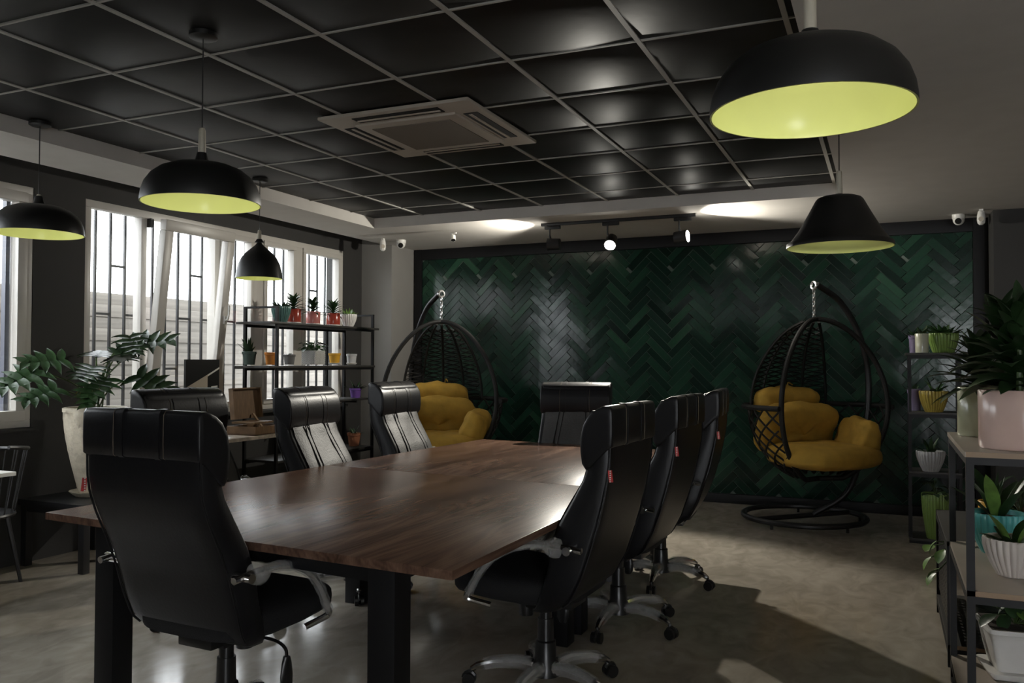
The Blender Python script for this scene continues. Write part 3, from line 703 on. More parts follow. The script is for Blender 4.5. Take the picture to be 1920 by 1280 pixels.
def hang_chair(label, clabel, x, y, face, polea, zt=1.745, hoopw=.54):
    """face: facing angle of opening; polea: direction angle (world) where the pole stands"""
    t = thing('hanging_chair', label, 'hanging chair', (x, y, 0))
    zb = .40
    # stand
    pa = Vector((cos(polea), sin(polea), 0)); rc = Vector((-.10, .12, 0))
    MB().tube([rc+Vector((.50*cos(a), .50*sin(a), .055)) for a in [2*pi*k/48 for k in range(48)]], .024, 10, closed=True).build('base_ring', M['black_metal'], t)
    pr = Vector((-pa.y, pa.x, 0))
    MB().tube([rc+pa*.49+Vector((0, 0, .055)), rc-pa*.0+Vector((0, 0, .055)), rc-pa*.49+Vector((0, 0, .055))], .022, 8).build('base_crossbar', M['black_metal'], t)
    for k in range(5):
        a = 2*pi*k/5+.5; MB().cyl(rc+Vector((.50*cos(a), .50*sin(a), .035)), rc+Vector((.50*cos(a), .50*sin(a), 0)), .013, n=8).build('foot', M['plastic_black'], t)
    P = bez([rc+pa*.10+Vector((0, 0, .06)), pa*.36+Vector((0, 0, .28)), pa*.54+Vector((0, 0, .75)), pa*.585+Vector((0, 0, 1.2)), pa*.50+Vector((0, 0, 1.58)), pa*.29+Vector((0, 0, 1.88)), pa*.035+Vector((0, 0, 2.03))], 7)
    MB().tube(P, .025, 12).build('pole', M['black_metal'], t)
    MB().tube([Vector((.03*cos(a)*pr.x, .03*cos(a)*pr.y, 2.02+.03*sin(a))) for a in [2*pi*k/20 for k in range(20)]], .012, 8, closed=True).build('eye_ring', M['steel'], t)
    chn = MB(); zz = 1.99; k = 0
    while zz > zt+.035:
        u = pr if k % 2 else pa
        chn.tube([u*.011*cos(a)+Vector((0, 0, zz-.02+.024*sin(a))) for a in [2*pi*j/10 for j in range(10)]], .0045, 6, closed=True); zz -= .036; k += 1
    chn.build('chain', M['steel'], t)
    # basket
    F = Vector((cos(face), sin(face), 0)); Sd = Vector((-sin(face), cos(face), 0))
    def shell(a, z, k=1.0):
        """a: azimuth, 0 = facing direction"""
        w = egg(z, zt, zb-.03, hoopw)*k
        dep = .52/.58
        return Vector((0, 0, z)) + F*(cos(a)*w*dep+.04) + Sd*sin(a)*w
    a0 = R(64)
    hoop = []
    for s in (1, -1):
        seq = []
        for i in range(27):
            u = i/26; z = zb+(zt-zb)*(.5-.5*cos(pi*u)); seq.append(shell(s*a0, z) if 0 < i < 26 else shell(s*a0, z, 0)-F*0)
        hoop += seq if s == 1 else seq[::-1][1:-1]
    bk = MB().tube(hoop, .021, 10, closed=True).build('hoop', M['rope'], t)
    mid = [shell(a, 1.0, 1.06) for a in [a0+(2*pi-2*a0)*i/30 for i in range(31)]]
    MB().tube(mid, .022, 8).build('waist_band', M['rope'], t)
    # ribs of the upper back
    ribs = [R(180+q) for q in (-42, -21, 0, 21, 42)]
    for a in ribs:
        MB().tube([shell(a, 1.0+(zt-.02-1.0)*i/16) for i in range(17)], .013, 6).build('rib', M['rope'], t)
    lac = MB()
    for i in range(4):
        for s in (0, 1):
            pts = []
            N_ = 32
            for q in range(N_+1):
                z = 1.02+(zt-.06-1.02)*q/N_; ph = (q % 4)/2; tri = ph if ph <= 1 else 2-ph
                if s: tri = 1-tri
                pts.append(shell(ribs[i]+(ribs[i+1]-ribs[i])*tri, z))
            lac.tube(pts, .0080, 5)
    lac.build('back_lacing', M['rope'], t, kind='stuff')
    net = MB(); nn = 13; span = 2*pi-2*a0
    for i in range(-6, nn+7):
        for s in (1, -1):
            pts = []
            for q in range(17):
                u = q/16; a = a0+span*((i+s*u*5.0)/nn); z = 1.0-(1.0-zb-.015)*u**.85
                if a0 <= a <= 2*pi-a0: pts.append(shell(a, z))
            if len(pts) > 2: net.tube(pts, .0085, 5)
    net.build('basket_net', M['rope'], t, kind='stuff')
    # cushion (a thing of its own)
    cu = thing('chair_cushion', clabel, 'cushion', (x, y, 0), face)
    puffy((.10, 0, .60), (.40, .42, .11), 3, e=.7, tufts=((0, .13, .05, .05), (0, -.13, .05, .05), (.18, 0, .05, .04), (-.15, 0, .05, .04))).build('seat_cushion', M['mustard'], cu, ang=180)
    puffy((-.20, -.03, .80), (.24, .38, .12), 8, ry=R(-64), e=.55, wr=.02, tufts=((.02, .1, .05, .05), (.02, -.1, .05, .05))).build('back_cushion', M['mustard'], cu, ang=180)
    puffy((-.30, -.05, 1.03), (.13, .30, .11), 11, ry=R(-74), e=.55, wr=.022).build('head_cushion', M['mustard'], cu, ang=180)
    for s in (1,):
        puffy((.12, s*.34, .74), (.27, .11, .16), 5+s, rz=s*R(-14), rx=s*R(-18), e=.65, wr=.03).build('side_bolster', M['mustard'], cu, ang=180)
    MB().tube(bez([(-.38, .02, 1.13), (-.40, .03, 1.19), (-.36, .05, 1.17)], 4), .006, 6).build('tie_cord', M['mustard'], cu)
    return t
hang_chair('black woven hanging egg chair on a stand at the right of the green wall', 'mustard yellow tufted cushion in the right hanging chair', -.56, 7.58, R(-48), R(45), zt=1.735, hoopw=.58)
hang_chair('black woven hanging egg chair on a stand in the left corner by the window', 'mustard yellow tufted cushion in the left hanging chair', -3.93, 7.20, R(-64), R(150), zt=1.75, hoopw=.59)

# ================================================================== PLANTS
def leaf_pts(L, Wd, droop, cup=.25, n=7, tip=.9, base=.15):
    """strip leaf along +X curving; returns rows of 3 points"""
    rows = []; x = z = 0; a = 0
    for i in range(n+1):
        u = i/n
        w = Wd*.5*(sin(pi*min(1, (u*(1-base)+base))**tip)**.8 if u < 1 else 0)
        rows.append([(x, -w, z+cup*w), (x, 0, z), (x, w, z+cup*w)])
        a = -droop*(i+1)/n; x += L/n*cos(a); z += L/n*sin(a)
    return rows
def add_leaf(mb, p, az, el, L, Wd, droop=.6, cup=.3, roll=0, tip=.9, base=.15, n=6):
    rot = Matrix.Rotation(az, 3, 'Z') @ Matrix.Rotation(-el, 3, 'Y') @ Matrix.Rotation(roll, 3, 'X')
    mb.grid([[rot @ Vector(q)+Vector(p) for q in row] for row in leaf_pts(L, Wd, droop, cup, n, tip, base)])
def pot_shape(kind, r, h, rb=None, n=48):
    rb = rb or r*.7; b = MB()
    if kind == 'cyl': prof = [(.001, .0), (rb*.97, 0), (rb, .006), (r, h-.004), (r-.003, h), (r-.010, h), (r-.012, h-.03), (.001, h-.032)]; b.lathe(prof, n)
    elif kind == 'ribbed':
        prof = [(.001, 0), (rb*.95, 0), (rb, .006)]+[(rb+(r-rb)*(sin(i/6*pi/2)), .006+(h-.012)*i/6) for i in range(1, 7)]+[(r-.004, h), (r-.012, h-.002), (r-.016, h-.03), (.001, h-.032)]
        fn = lambda a, i, rr, z: rr*(1+.06*(abs(cos(a*13))-.5)) if 2 <= i <= 9 else rr
        b.lathe(prof, 156, fn=fn)
    elif kind == 'nursery':
        prof = [(.001, 0), (rb, 0), (r*.90, h*.78), (r*.98, h*.80), (r, h*.985), (r-.004, h), (r-.010, h-.002), (r-.012, h-.025), (.001, h-.027)]; b.lathe(prof, n)
    return b
def plant_pot(label, cat, loc, kind, r, h, mt, rb=None, saucer=None, name='potted_plant', group=None):
    t = thing(name, label, cat, loc, random.uniform(0, 3)); z = 0
    if saucer:
        MB().lathe([(.001, 0), (rb*1.05, 0), (r*1.0, .012), (r*1.0, .015), (r*.95, .013), (.001, .006)], 32).build('saucer', saucer, t); z = .007
    pot_shape(kind, r, h, rb).build('pot', mt, t, ang=50, loc=(0, 0, z))
    MB().lathe([(.001, h-.018+z), (r-.012, h-.02+z)], 24).build('soil', M['soil'], t)
    return t, h-.02+z
def spiky(t, z, H, n, L, Wd, mt, tiers=5, spread=1.0, stem=True, r0=.01, seed=1, sep=False):
    rn = random.Random(seed); mb = MB()
    if stem: MB().tube([(0, 0, z-.01), (0, 0, z+H*.75)], [.008, .004], 8).build('stem', M['stem'], t)
    for i in range(n):
        u = i/n; az = i*2.4+rn.uniform(-.2, .2); el = R(14)+u*R(66)*1.0+rn.uniform(-.12, .12)
        p = (r0*cos(az), r0*sin(az), z+u*H*.72)
        l = L*(1-.35*u)*rn.uniform(.85, 1.1)*spread
        if sep:
            m1 = MB(); add_leaf(m1, p, az, el, l, Wd, rn.uniform(.5, 1.0), .35); m1.build('leaf', mt if isinstance(mt, bpy.types.Material) else rn.choice(mt), t, ang=80)
        else: add_leaf(mb, p, az, el, l, Wd, rn.uniform(.4, 1.0), .35)
    if not sep: mb.build('foliage', mt, t, ang=80, kind='stuff')
def succulent(t, z, n, L, Wd, mt, seed=1, el0=30, el1=85, droop=.15, r=.03):
    rn = random.Random(seed); mb = MB()
    for i in range(n):
        az = rn.uniform(0, 2*pi); rr = r*sqrt(rn.random()); el = R(rn.uniform(el0, el1))
        add_leaf(mb, (rr*cos(az), rr*sin(az), z-.004), az, el, L*rn.uniform(.6, 1.1), Wd*rn.uniform(.8, 1.1), droop, .5, tip=.8, base=.3)
    mb.build('foliage', mt, t, ang=80, kind='stuff')
def bushy(t, z, n, L, Wd, R_, H, mt, seed=1, sep=False, mats=None):
    rn = random.Random(seed); mb = MB(); sb = MB()
    for i in range(n):
        az = rn.uniform(0, 2*pi); el = rn.uniform(.1, 1.4); d = R_*rn.uniform(.35, 1)
        p = Vector((cos(az)*cos(el)*d, sin(az)*cos(el)*d, z+sin(el)*H*rn.uniform(.5, 1)))
        sb.tube(bez([(0, 0, z-.01), (p.x*.4, p.y*.4, z+(p.z-z)*.7), tuple(p)], 4), .0022, 5, caps=False)
        if sep:
            m1 = MB(); add_leaf(m1, p, az+rn.uniform(-.5, .5), rn.uniform(-.6, .5), L*rn.uniform(.7, 1.1), Wd*rn.uniform(.8, 1.1), .6, .25, tip=1.2, base=.06, n=8); m1.build('leaf', rn.choice(mats or [mt]), t, ang=80)
        else: add_leaf(mb, p, az+rn.uniform(-.5, .5), rn.uniform(-.6, .5), L*rn.uniform(.7, 1.1), Wd*rn.uniform(.8, 1.1), .6, .25, tip=1.2, base=.06)
    if not sep: mb.build('foliage', mt, t, ang=80, kind='stuff')
    sb.build('stems', M['stem'], t, kind='stuff')

# ---- philodendron in the tall cream pot on a black side table
st_ = thing('side_table', 'low black square side table under the tall cream plant pot', 'side table', (-5.00, 4.17, 0))
MB().box((0, 0, .425), (.62, .62, .04)).build('tabletop', M['black_metal'], st_, bevel=.004)
for sx in (-1, 1):
    for sy in (-1, 1): MB().box((sx*.27, sy*.27, .2025), (.05, .05, .405)).build('leg', M['black_metal'], st_, bevel=.003)
for sy in (-1, 1): MB().box((0, sy*.27, .385), (.49, .04, .04)).build('apron_rail', M['black_metal'], st_)
ph = thing('potted_plant', 'tall cream textured pot with a split-leaf philodendron by the windows', 'potted plant', (-5.00, 4.20, .445))
MB().lathe([(.001, 0), (.12, 0), (.155, .028), (.16, .035), (.15, .03), (.001, .012)], 36).build('saucer', M['cream_pot'], ph)
def tw(a, i, r, z): return r*(1+.05*sin(4*a+z*11)+.02*sin(13*a-z*31)*sin(z*40+a*3)) if 1 < i < 16 else r
prof = [(.001, .012), (.095, .012)]+[(.10+.10*(i/13)**.75, .02+.55*i/13) for i in range(14)]+[(.205, .575), (.205, .60), (.195, .604), (.186, .60), (.184, .56), (.001, .56)]
MB().lathe(prof, 90, fn=tw).build('pot', M['cream_pot'], ph, ang=60)
MB().lathe([(.001, .572), (.183, .572)], 24).build('soil', M['soil'], ph)
def lobed_leaf(L, W_, lobes=5):
    mb = MB()
    mb.grid([[(x, -w, .02*L*sin(x*9)), (x, 0, -.012), (x, w, .02*L*sin(x*9))] for x, w in [(L*i/8, W_*.24*(sin(pi*(i/8*.85+.15))) if i < 8 else 0) for i in range(9)]])
    for k in range(lobes):
        u = .08+.78*k/(lobes-1); x0 = L*u
        for s in (-1, 1):
            ll = W_*.5*(1.05-.55*u)*(1.15 if k else .95); ang = s*(R(115)-R(80)*u)
            d = Vector((cos(ang), sin(ang), 0)); nrm = Vector((-d.y, d.x, 0)); ww = L*.10
            rows = []
            for i in range(6):
                v = i/5; p = Vector((x0, 0, 0))+d*ll*v; w = ww*(1-v**2.2)*(.75+.5*sin(pi*v))
                zz = .10*ll*sin(pi*v*.6)-.16*ll*v*v
                rows.append([p+nrm*w+Vector((0, 0, zz+.004)), p+Vector((0, 0, zz-.004)), p-nrm*w+Vector((0, 0, zz+.004))])
            mb.grid(rows)
    return mb
lm = lobed_leaf(.30, .34).mesh('leaf', M['leaf_m'], ang=80); lmy = lobed_leaf(.13, .15).mesh('leaf', M['leaf_y'], ang=80); lmd = lobed_leaf(.30, .34).mesh('leaf', M['leaf_d'], ang=80)
PL = [((-.02, -.42, .86), 262, -25, .95, 0), ((0, -.25, .93), 250, -5, .9, 0), ((.04, -.06, .88), 300, -20, .85, 1), ((.10, .12, .92), 320, 10, .8, 1),
      ((.03, .28, 1.05), 30, 5, 1.0, 0), ((.02, .26, 1.10), 330, -35, .8, 1), ((.14, .22, .82), 20, -25, 1.0, 1), ((.16, -.05, .80), 290, -30, .85, 0), ((0, -.30, .74), 262, -20, .85, 0), ((.06, .10, .97), 60, 20, .7, 1), ((.12, -.14, .76), 310, -45, .7, 0), ((-.06, .05, .95), 130, 10, .8, 1)]
for p, az, el, sc, dk in PL:
    lf = link('leaf', lmd if dk else lm, ph, p); dX = Vector((cos(R(az))*cos(R(el)), sin(R(az))*cos(R(el)), sin(R(el)))); dZ = Vector((.45, -.45, .75)); dZ = (dZ-dX*dZ.dot(dX)).normalized(); dY = dZ.cross(dX)
    lf.rotation_euler = Matrix((dX, dY, dZ)).transposed().to_euler(); lf.scale = (sc*.95,)*3
    MB().tube(bez([(random.uniform(-.03, .03), random.uniform(-.03, .03), .56), (p[0]*.35, p[1]*.35, .56+(p[2]-.56)*.65), p], 6), .0055, 6).build('leaf_stalk', M['stem'], ph)
lf = link('leaf', lmy, ph, (.16, -.10, .74)); lf.rotation_euler = (0, .2, R(250)); lf['label'] = 'small yellowed leaf'

# ---- left plant shelf
SX, SY0, SY1 = -5.03, 5.92, 7.42
ls = thing('metal_shelf', 'black metal plant shelf in front of the long window', 'shelf', (SX, (SY0+SY1)/2, 0))
dy = (SY1-SY0)/2; dx = .175
for sx in (-1, 1):
    for sy in (-1, 1): MB().box((sx*dx, sy*dy, .925), (.024, .024, 1.85)).build('post', M['black_frame'], ls)
for sy in (-1, 1): MB().box((0, sy*dy, 1.841), (2*dx, .018, .018)).build('end_rail', M['black_frame'], ls)
MB().box((dx*-1, dy-.30, .9), (.02, .02, 1.55)).build('post', M['black_frame'], ls)
for z, y0, y1 in ((1.711, -dy-.10, dy+.09), (1.325, -dy-.12, dy+.02), (.50, -dy, dy)):
    MB().box((0, (y0+y1)/2, z-.009), (.39, y1-y0, .020)).build('shelf_board', M['shelf_board'], ls, bevel=.002)
    for sx in (-1, 1): MB().box((sx*dx, 0, z-.03), (.018, 2*dy, .022)).build('shelf_rail', M['black_frame'], ls)
MB().box((.0, .46, .985), (.36, .56, .018)).build('shelf_board', M['shelf_board'], ls, bevel=.002)
MB().box((.0, .46, .967), (.36, .02, .02)).build('shelf_rail', M['black_frame'], ls)
gT = 'potted plants on the top board of the window shelf'
KS = 1.10
zt1 = 1.712
teal = pot('teal_glaze', (.10, .20, .18)); red = pot('brick_red_glaze', (.36, .055, .035)); pink = pot('dusty_pink_glaze', (.50, .18, .16)); white = pot('white_glaze', (.78, .76, .72), .3)
t, z = plant_pot('teal ribbed pot with a fleshy green plant, leftmost on the top shelf', 'potted plant', (-4.972, 6.116, zt1), 'ribbed', .078, .135, teal, .045, group=gT); succulent(t, z, 26, .075, .035, M['leaf_d'], 3, 20, 80, .2, .045)
t, z = plant_pot('brick red cylinder pot with a spiky plant beside the teal pot', 'potted plant', (-5.016, 6.347, zt1), 'cyl', .062, .118, red, .06, white); spiky(t, z, .13, 46, .125, .026, M['leaf_d'], seed=2)
t, z = plant_pot('dusty pink cylinder pot with a spiky plant in the middle of the top shelf', 'potted plant', (-5.016, 6.639, zt1), 'cyl', .062, .110, pink, .06, white); spiky(t, z, .13, 42, .13, .026, M['leaf_d'], seed=5)
t, z = plant_pot('brick red cylinder pot with a spiky plant beside the white ribbed pot', 'potted plant', (-5.005, 6.947, zt1), 'cyl', .062, .110, red, .06, white); spiky(t, z, .12, 46, .13, .024, M['leaf_m'], seed=9)
t, z = plant_pot('white ribbed pot with upright green leaves, rightmost on the top shelf', 'potted plant', (-4.983, 7.175, zt1), 'ribbed', .075, .12, white, .042); succulent(t, z, 24, .085, .026, M['leaf_l'], 13, 25, 88, .2, .04)
zt2 = 1.336
dteal = pot('slate_green_plastic', (.045, .07, .06), .4); orange = pot('orange_plastic', (.62, .22, .03), .4); grey = pot('grey_plastic', (.16, .16, .155), .5); yel = pot('yellow_plastic', (.68, .36, .03), .4); wht2 = pot('pale_grey_plastic', (.55, .55, .55), .4); purple = pot('purple_plastic', (.16, .07, .32), .4); terra = pot('terracotta', (.36, .14, .07), .7)
t, z = plant_pot('slate green pot with upright leaves at the left of the middle shelf', 'potted plant', (-5.060, 5.808, zt2), 'nursery', .058, .105, dteal, .042); succulent(t, z, 12, .14, .03, M['leaf_d'], 4, 45, 88, .2, .02)
t, z = plant_pot('orange pot with a low succulent on the middle shelf', 'potted plant', (-5.027, 6.050, zt2), 'nursery', .052, .10, orange, .038); succulent(t, z, 12, .03, .015, M['leaf_d'], 5, 20, 80, .2, .03)
t, z = plant_pot('grey pot with a round cactus on the middle shelf', 'potted plant', (-5.060, 6.347, zt2), 'nursery', .052, .085, grey, .038); succulent(t, z, 40, .035, .014, M['leaf_d'], 6, 10, 90, .1, .03)
# white lattice planter
wp = thing('potted_plant', 'white woven square planter with trailing green pothos on the middle shelf', 'potted plant', (-5.005, 6.633, zt2), 0)
b = MB(); b.box((0, 0, .058), (.135, .135, .116)); b.build('pot', wht2, wp)
lt = MB()
for s in range(4):
    rot = Matrix.Rotation(s*pi/2, 4, 'Z')
    for k in range(-8, 17):
        for sg in (1, -1):
            a0_ = Vector((.072, -.07+k*.0175, 0)); q = []
            y0, z0_ = -.07+k*.0175, 0.0; y1, z1_ = y0+sg*.12, .12
            ya, yb = max(min(y0, y1), -.07), min(max(y0, y1), .07)
            if yb-ya < .01: continue
            za = (ya-y0)*sg; zb_ = (yb-y0)*sg
            lt.bar(rot @ Vector((.070, ya, za)), rot @ Vector((.070, yb, zb_)), .005, .004)
lt.build('lattice', white, wp, smooth=False, kind='stuff')
bushy(wp, .115, 38, .06, .05, .13, .10, M['leaf_m'], 21)
t, z = plant_pot('yellow pot on a white saucer at the right of the middle shelf', 'potted plant', (-5.005, 6.974, zt2), 'nursery', .056, .095, yel, .042, white); succulent(t, z, 6, .03, .012, M['leaf_d'], 8, 30, 85, .2, .02)
t, z = plant_pot('pale grey pot with a tiny cactus, rightmost on the middle shelf', 'potted plant', (-4.983, 7.233, zt2), 'nursery', .050, .09, wht2, .038, white); succulent(t, z, 14, .045, .012, M['leaf_d'], 9, 50, 90, .1, .012)
t, z = plant_pot('purple pot with a leafy green plant on the short lower shelf', 'potted plant', (-4.950, 7.260, .996), 'nursery', .056, .09, purple, .042); succulent(t, z, 16, .12, .028, M['leaf_m'], 10, 25, 88, .4, .02)
for k, (dx_, dy_) in enumerate(((.06, -.17), (.10, -.10), (.08, .10))):
    m1 = MB(); add_leaf(m1, (0, 0, 0), k, .1, .07, .02, .4); o = m1.build('fallen_leaf', M['leaf_l'], loc=(-4.95+dx_, 7.26+dy_, 1.006)); tag(o, ('dry yellow-green leaf lying left of the purple pot', 'dry yellow-green leaf lying in front of the purple pot', 'dry yellow-green leaf lying right of the purple pot')[k], 'leaf')
t, z = plant_pot('terracotta pot on the low board behind the middle office chair', 'potted plant', (-4.950, 7.238, .511), 'nursery', .065, .12, terra, .045); succulent(t, z, 12, .09, .03, M['leaf_d'], 12, 25, 85, .4, .02)
t, z = plant_pot('dark potted plant on the low board, seen between the middle chairs', 'potted plant', (-5.082, 6.600, .511), 'cyl', .08, .30, dteal, .06); bushy(t, z, 16, .08, .05, .10, .14, M['leaf_d'], 23)

for o_ in [q for q in S.objects if q.parent is None and q.name.startswith('potted_plant') and -5.3 < q.location.x < -4.8 and q.location.y > 5.6]: o_.scale = (KS, KS, KS)
# small speckled table with wooden box, print behind
tt = thing('small_table', 'small table with a pale speckled top behind the window-side chairs', 'table', (-4.97, 5.35, 0))
MB().box((0, 0, .745), (.58, 1.10, .028)).build('tabletop', M['marble'], tt, bevel=.003)
MB().cyl((0, 0, .731), (0, 0, .05), .03).build('pedestal', M['black_metal'], tt)
for k in range(4):
    a = k*pi/2+pi/4; MB().bar((0, 0, .06), (.32*cos(a), .32*sin(a), .015), .045, .03).build('foot', M['black_metal'], tt)
bx_ = thing('wooden_box', 'open brown wooden case with its lid raised on the speckled table', 'box', (-4.86, 5.66, .7605), R(4))
b = MB()
for (x0, x1, y0, y1) in ((-.14, -.13, -.19, .19), (.13, .14, -.19, .19), (-.13, .13, -.19, -.18), (-.13, .13, .18, .19)): b.bx(x0, x1, y0, y1, 0, .07)
b.bx(-.14, .14, -.19, .19, 0, .008); b.build('case', M['suitcase'], bx_)
b = MB(); b.box((0, 0, .13), (.012, .38, .26)); b.box((.02, .185, .13), (.035, .01, .26)); b.box((.02, -.185, .13), (.035, .01, .26)); b.box((.02, 0, .255), (.035, .38, .01))
ld = b.build('lid', M['suitcase'], bx_, loc=(-.12, .03, .12)); ld.rotation_euler = (0, R(-6), 0)
MB().bar((.0, .09, .05), (-.10, .10, .16), .018, .012).build('lid_stay', M['edge_wood'], bx_)
MB().box((.02, -.06, .10), (.22, .26, .014)).build('inner_tray', M['suitcase'], bx_)
MB().bar((.12, -.1, .0), (.10, -.1, .10), .016, .012).build('strap', M['edge_wood'], bx_)
pr_ = thing('display_board', 'black board with a beige diagonal panel standing before the tilted window', 'board', (-4.98, 5.17, .7595))
MB().box((0, 0, .31), (.02, .36, .62)).build('board', M['plastic_black'], pr_)
MB().add([(.0115, -.18, .40), (.0115, .05, .50), (.0115, .05, .0), (.0115, -.18, .0)], [(0, 1, 2, 3)]).build('beige_panel', M['beige_card'], pr_, smooth=False)
MB().add([(.0118, .05, .50), (.0118, .18, .56), (.0118, .18, .545), (.0118, .05, .485)], [(0, 1, 2, 3)]).build('pale_stripe', M['white_plastic'], pr_, smooth=False)
MB().add([(.0118, .09, .405), (.0118, .16, .41), (.0118, .16, .40), (.0118, .09, .395)], [(0, 1, 2, 3)]).build('small_mark', M['white_plastic'], pr_, smooth=False)

# black wire armchair and white table at the far left edge
ar = thing('metal_armchair', 'black wire-backed metal armchair at the far left under the window', 'chair', (-4.98, 3.35, 0), R(-60))
ring_ = [(.27*cos(a), .27*sin(a), .845+.03*cos(a)) for a in [pi*.35+2*pi*.65*k/24 for k in range(25)]]
MB().tube(ring_, .012, 8).build('top_rail', M['black_metal'], ar)
MB().lathe([(.001, .455), (.21, .455), (.215, .445), (.21, .435), (.001, .435)], 32).build('seat', M['black_metal'], ar)
for k in range(1, 24, 2):
    p = ring_[k]; MB().tube([(p[0], p[1], p[2]), (p[0]*.74, p[1]*.74, .445)], .0045, 6).build('back_wire', M['black_metal'], ar)
for k in range(4):
    a = pi/4+k*pi/2; MB().tube([(.17*cos(a), .17*sin(a), .44), (.26*cos(a), .26*sin(a), 0)], [.016, .011], 8).build('leg', M['black_metal'], ar)
wt = thing('cafe_table', 'small white-topped table cut off by the left edge of the view', 'table', (-4.78, 2.93, 0))
MB().box((0, 0, .735), (.62, .62, .022)).build('tabletop', M['white_plastic'], wt, bevel=.003)
MB().cyl((0, 0, .724), (0, 0, .03), .028).build('pedestal', M['black_metal'], wt); MB().lathe([(.001, .035), (.20, .02), (.21, 0), (.001, 0)], 32).build('base', M['black_metal'], wt)

# ================================================================== RIGHT SHELVES
def rack(label, x0, x1, y0, y1, boards, H, top_over=.01, name='metal_shelf', board_mt='stone_top', pw=.025):
    t = thing(name, label, 'shelf', ((x0+x1)/2, (y0+y1)/2, 0)); cx, cy = (x1-x0)/2, (y1-y0)/2
    for sx in (-1, 1):
        for sy in (-1, 1): MB().box((sx*(cx-pw/2), sy*(cy-pw/2), H/2), (pw, pw, H)).build('post', M['black_frame'], t)
    for z in boards:
        d = MB().box((0, 0, z-.009), (2*cx+(2*top_over if z > H else -.004), 2*cy+(2*top_over if z > H else -.004), .018)).build('shelf_board', M[board_mt], t, bevel=.001)
        MB().box((0, -cy-(top_over if z > H else -.001), z-.009), (2*cx, .002, .0175)).build('edge_band', M['edge_wood'], d)
        for sy in (-1, 1): MB().box((0, sy*(cy-pw/2), z-.031), (2*cx-2*pw, pw, .025)).build('shelf_rail', M['black_frame'], t)
        for sx in (-1, 1): MB().box((sx*(cx-pw/2), 0, z-.031), (pw, 2*cy-2*pw, .025)).build('shelf_rail', M['black_frame'], t)
    return t
ra = rack('black metal plant shelf with pale boards at the right edge, nearest the camera', .243, 1.25, 3.26, 4.15, (1.070, .602, .115), 1.052, .004)
MB().box((-.49, 0, .012), (.025, .84, .024)).build('floor_rail', M['black_frame'], ra)
rb = rack('low black rack with perforated side standing behind the near plant shelf', .243, .75, 4.32, 5.26, (.56, .10), .56, .0, board_mt='shelf_board')
# perforated panel
pp = MB()
NY, NZ = 17, 14
for i in range(NY):
    for j in range(NZ):
        y0 = -.44+i*.052; z0_ = .14+j*.028; ym, zm = .052, .028
        pp.bx(-.243, -.239, y0, y0+ym*.62, z0_, z0_+zm); pp.bx(-.243, -.239, y0+ym*.62, y0+ym, z0_, z0_+zm*.55)
pp.build('perforated_panel', M['black_metal'], rb, smooth=False, kind='stuff')
t, z = plant_pot('trailing plant with pale green leaves hanging through the low rack', 'potted plant', (.46, 4.55, .101), 'nursery', .10, .17, dteal, .07)
rn = random.Random(4)
for k, p in enumerate(((-.25, -.02, .42), (-.27, .04, .33), (-.24, -.06, .30), (-.26, .08, .38), (-.22, -.1, .40), (-.25, .02, .26))):
    t.rotation_euler = (0, 0, 0)
    MB().tube(bez([(0, 0, .16), (-.12, p[1]*.5, .40), p], 5), .003, 5).build('stem', M['stem'], t)
    m1 = MB(); add_leaf(m1, p, R(200)+rn.uniform(-.8, .8), rn.uniform(-1.0, .2), .075, .06, .5, .25, tip=1.2, base=.06, n=8); m1.build('leaf', M['leaf_l'], t, ang=80)

zb1 = 1.071
cream = pot('pale_sage_glaze', (.50, .50, .34)); rose = pot('pale_rose_glaze', (.66, .48, .42)); turq = pot('turquoise_glaze', (.10, .42, .40), .3); wrib = pot('white_ribbed_glaze', (.66, .60, .55), .4)
t, z = plant_pot('pale sage cylinder pot behind the rose pot on the near shelf', 'potted plant', (.352, 3.99, zb1), 'cyl', .085, .20, cream, .085); spiky(t, z, .22, 60, .22, .045, M['leaf_d'], seed=31)
t, z = plant_pot('large pale rose cylinder pot with a big dark leafy plant', 'potted plant', (.425, 3.46, zb1), 'cyl', .128, .205, rose, .126)
for q, (ox, oy) in enumerate(((0, 0), (.07, .03), (-.06, .03))):
    st2 = MB().tube([(ox*.3, oy*.3, z-.01), (ox, oy, z+.26)], [.012, .006], 8).build('stem', M['stem'], t)
    rn = random.Random(50+q)
    lms = [MB(), MB(), MB()]
    for k_, l_ in enumerate(lms): add_leaf(l_, (0, 0, 0), 0, 0, .19, .056+.007*k_, .4+.3*k_, .3, n=8)
    me3 = [l_.mesh('leaf', M['leaf_d'], ang=80) for l_ in lms]
    for i in range(34):
        u = i/34; az = i*2.4+q
        lf = link('leaf', me3[i % 3], t, (ox*u+.01*cos(az), oy*u+.01*sin(az), z+.02+u*.27)); lf.rotation_euler = (rn.uniform(-.3, .3), -(R(16)+u*R(58)+rn.uniform(-.15, .15)), az)
        sc = (1.05-.35*u)*rn.uniform(.85, 1.1); lf.scale = (sc, sc, sc)
t, z = plant_pot('turquoise ribbed pot with broad green leaves on the middle board', 'potted plant', (.405, 3.95, .603), 'ribbed', .105, .165, turq, .06); t.rotation_euler = (0, 0, 0)
for k, (az, el, L_, w_) in enumerate(((250, 70, .24, .055), (200, 75, .20, .05), (300, 60, .20, .05), (20, 70, .26, .05), (120, 70, .24, .06), (160, 50, .2, .05), (60, 55, .22, .05), (330, 75, .27, .04))):
    m1 = MB(); add_leaf(m1, (.02*cos(R(az)), .02*sin(R(az)), z-.01), R(az), R(el), L_, w_, .45, .3, n=8, tip=1.1); m1.build('leaf', M['leaf_l'] if k == 0 else (M['leaf_m'] if k % 2 else M['leaf_d']), t, ang=80)
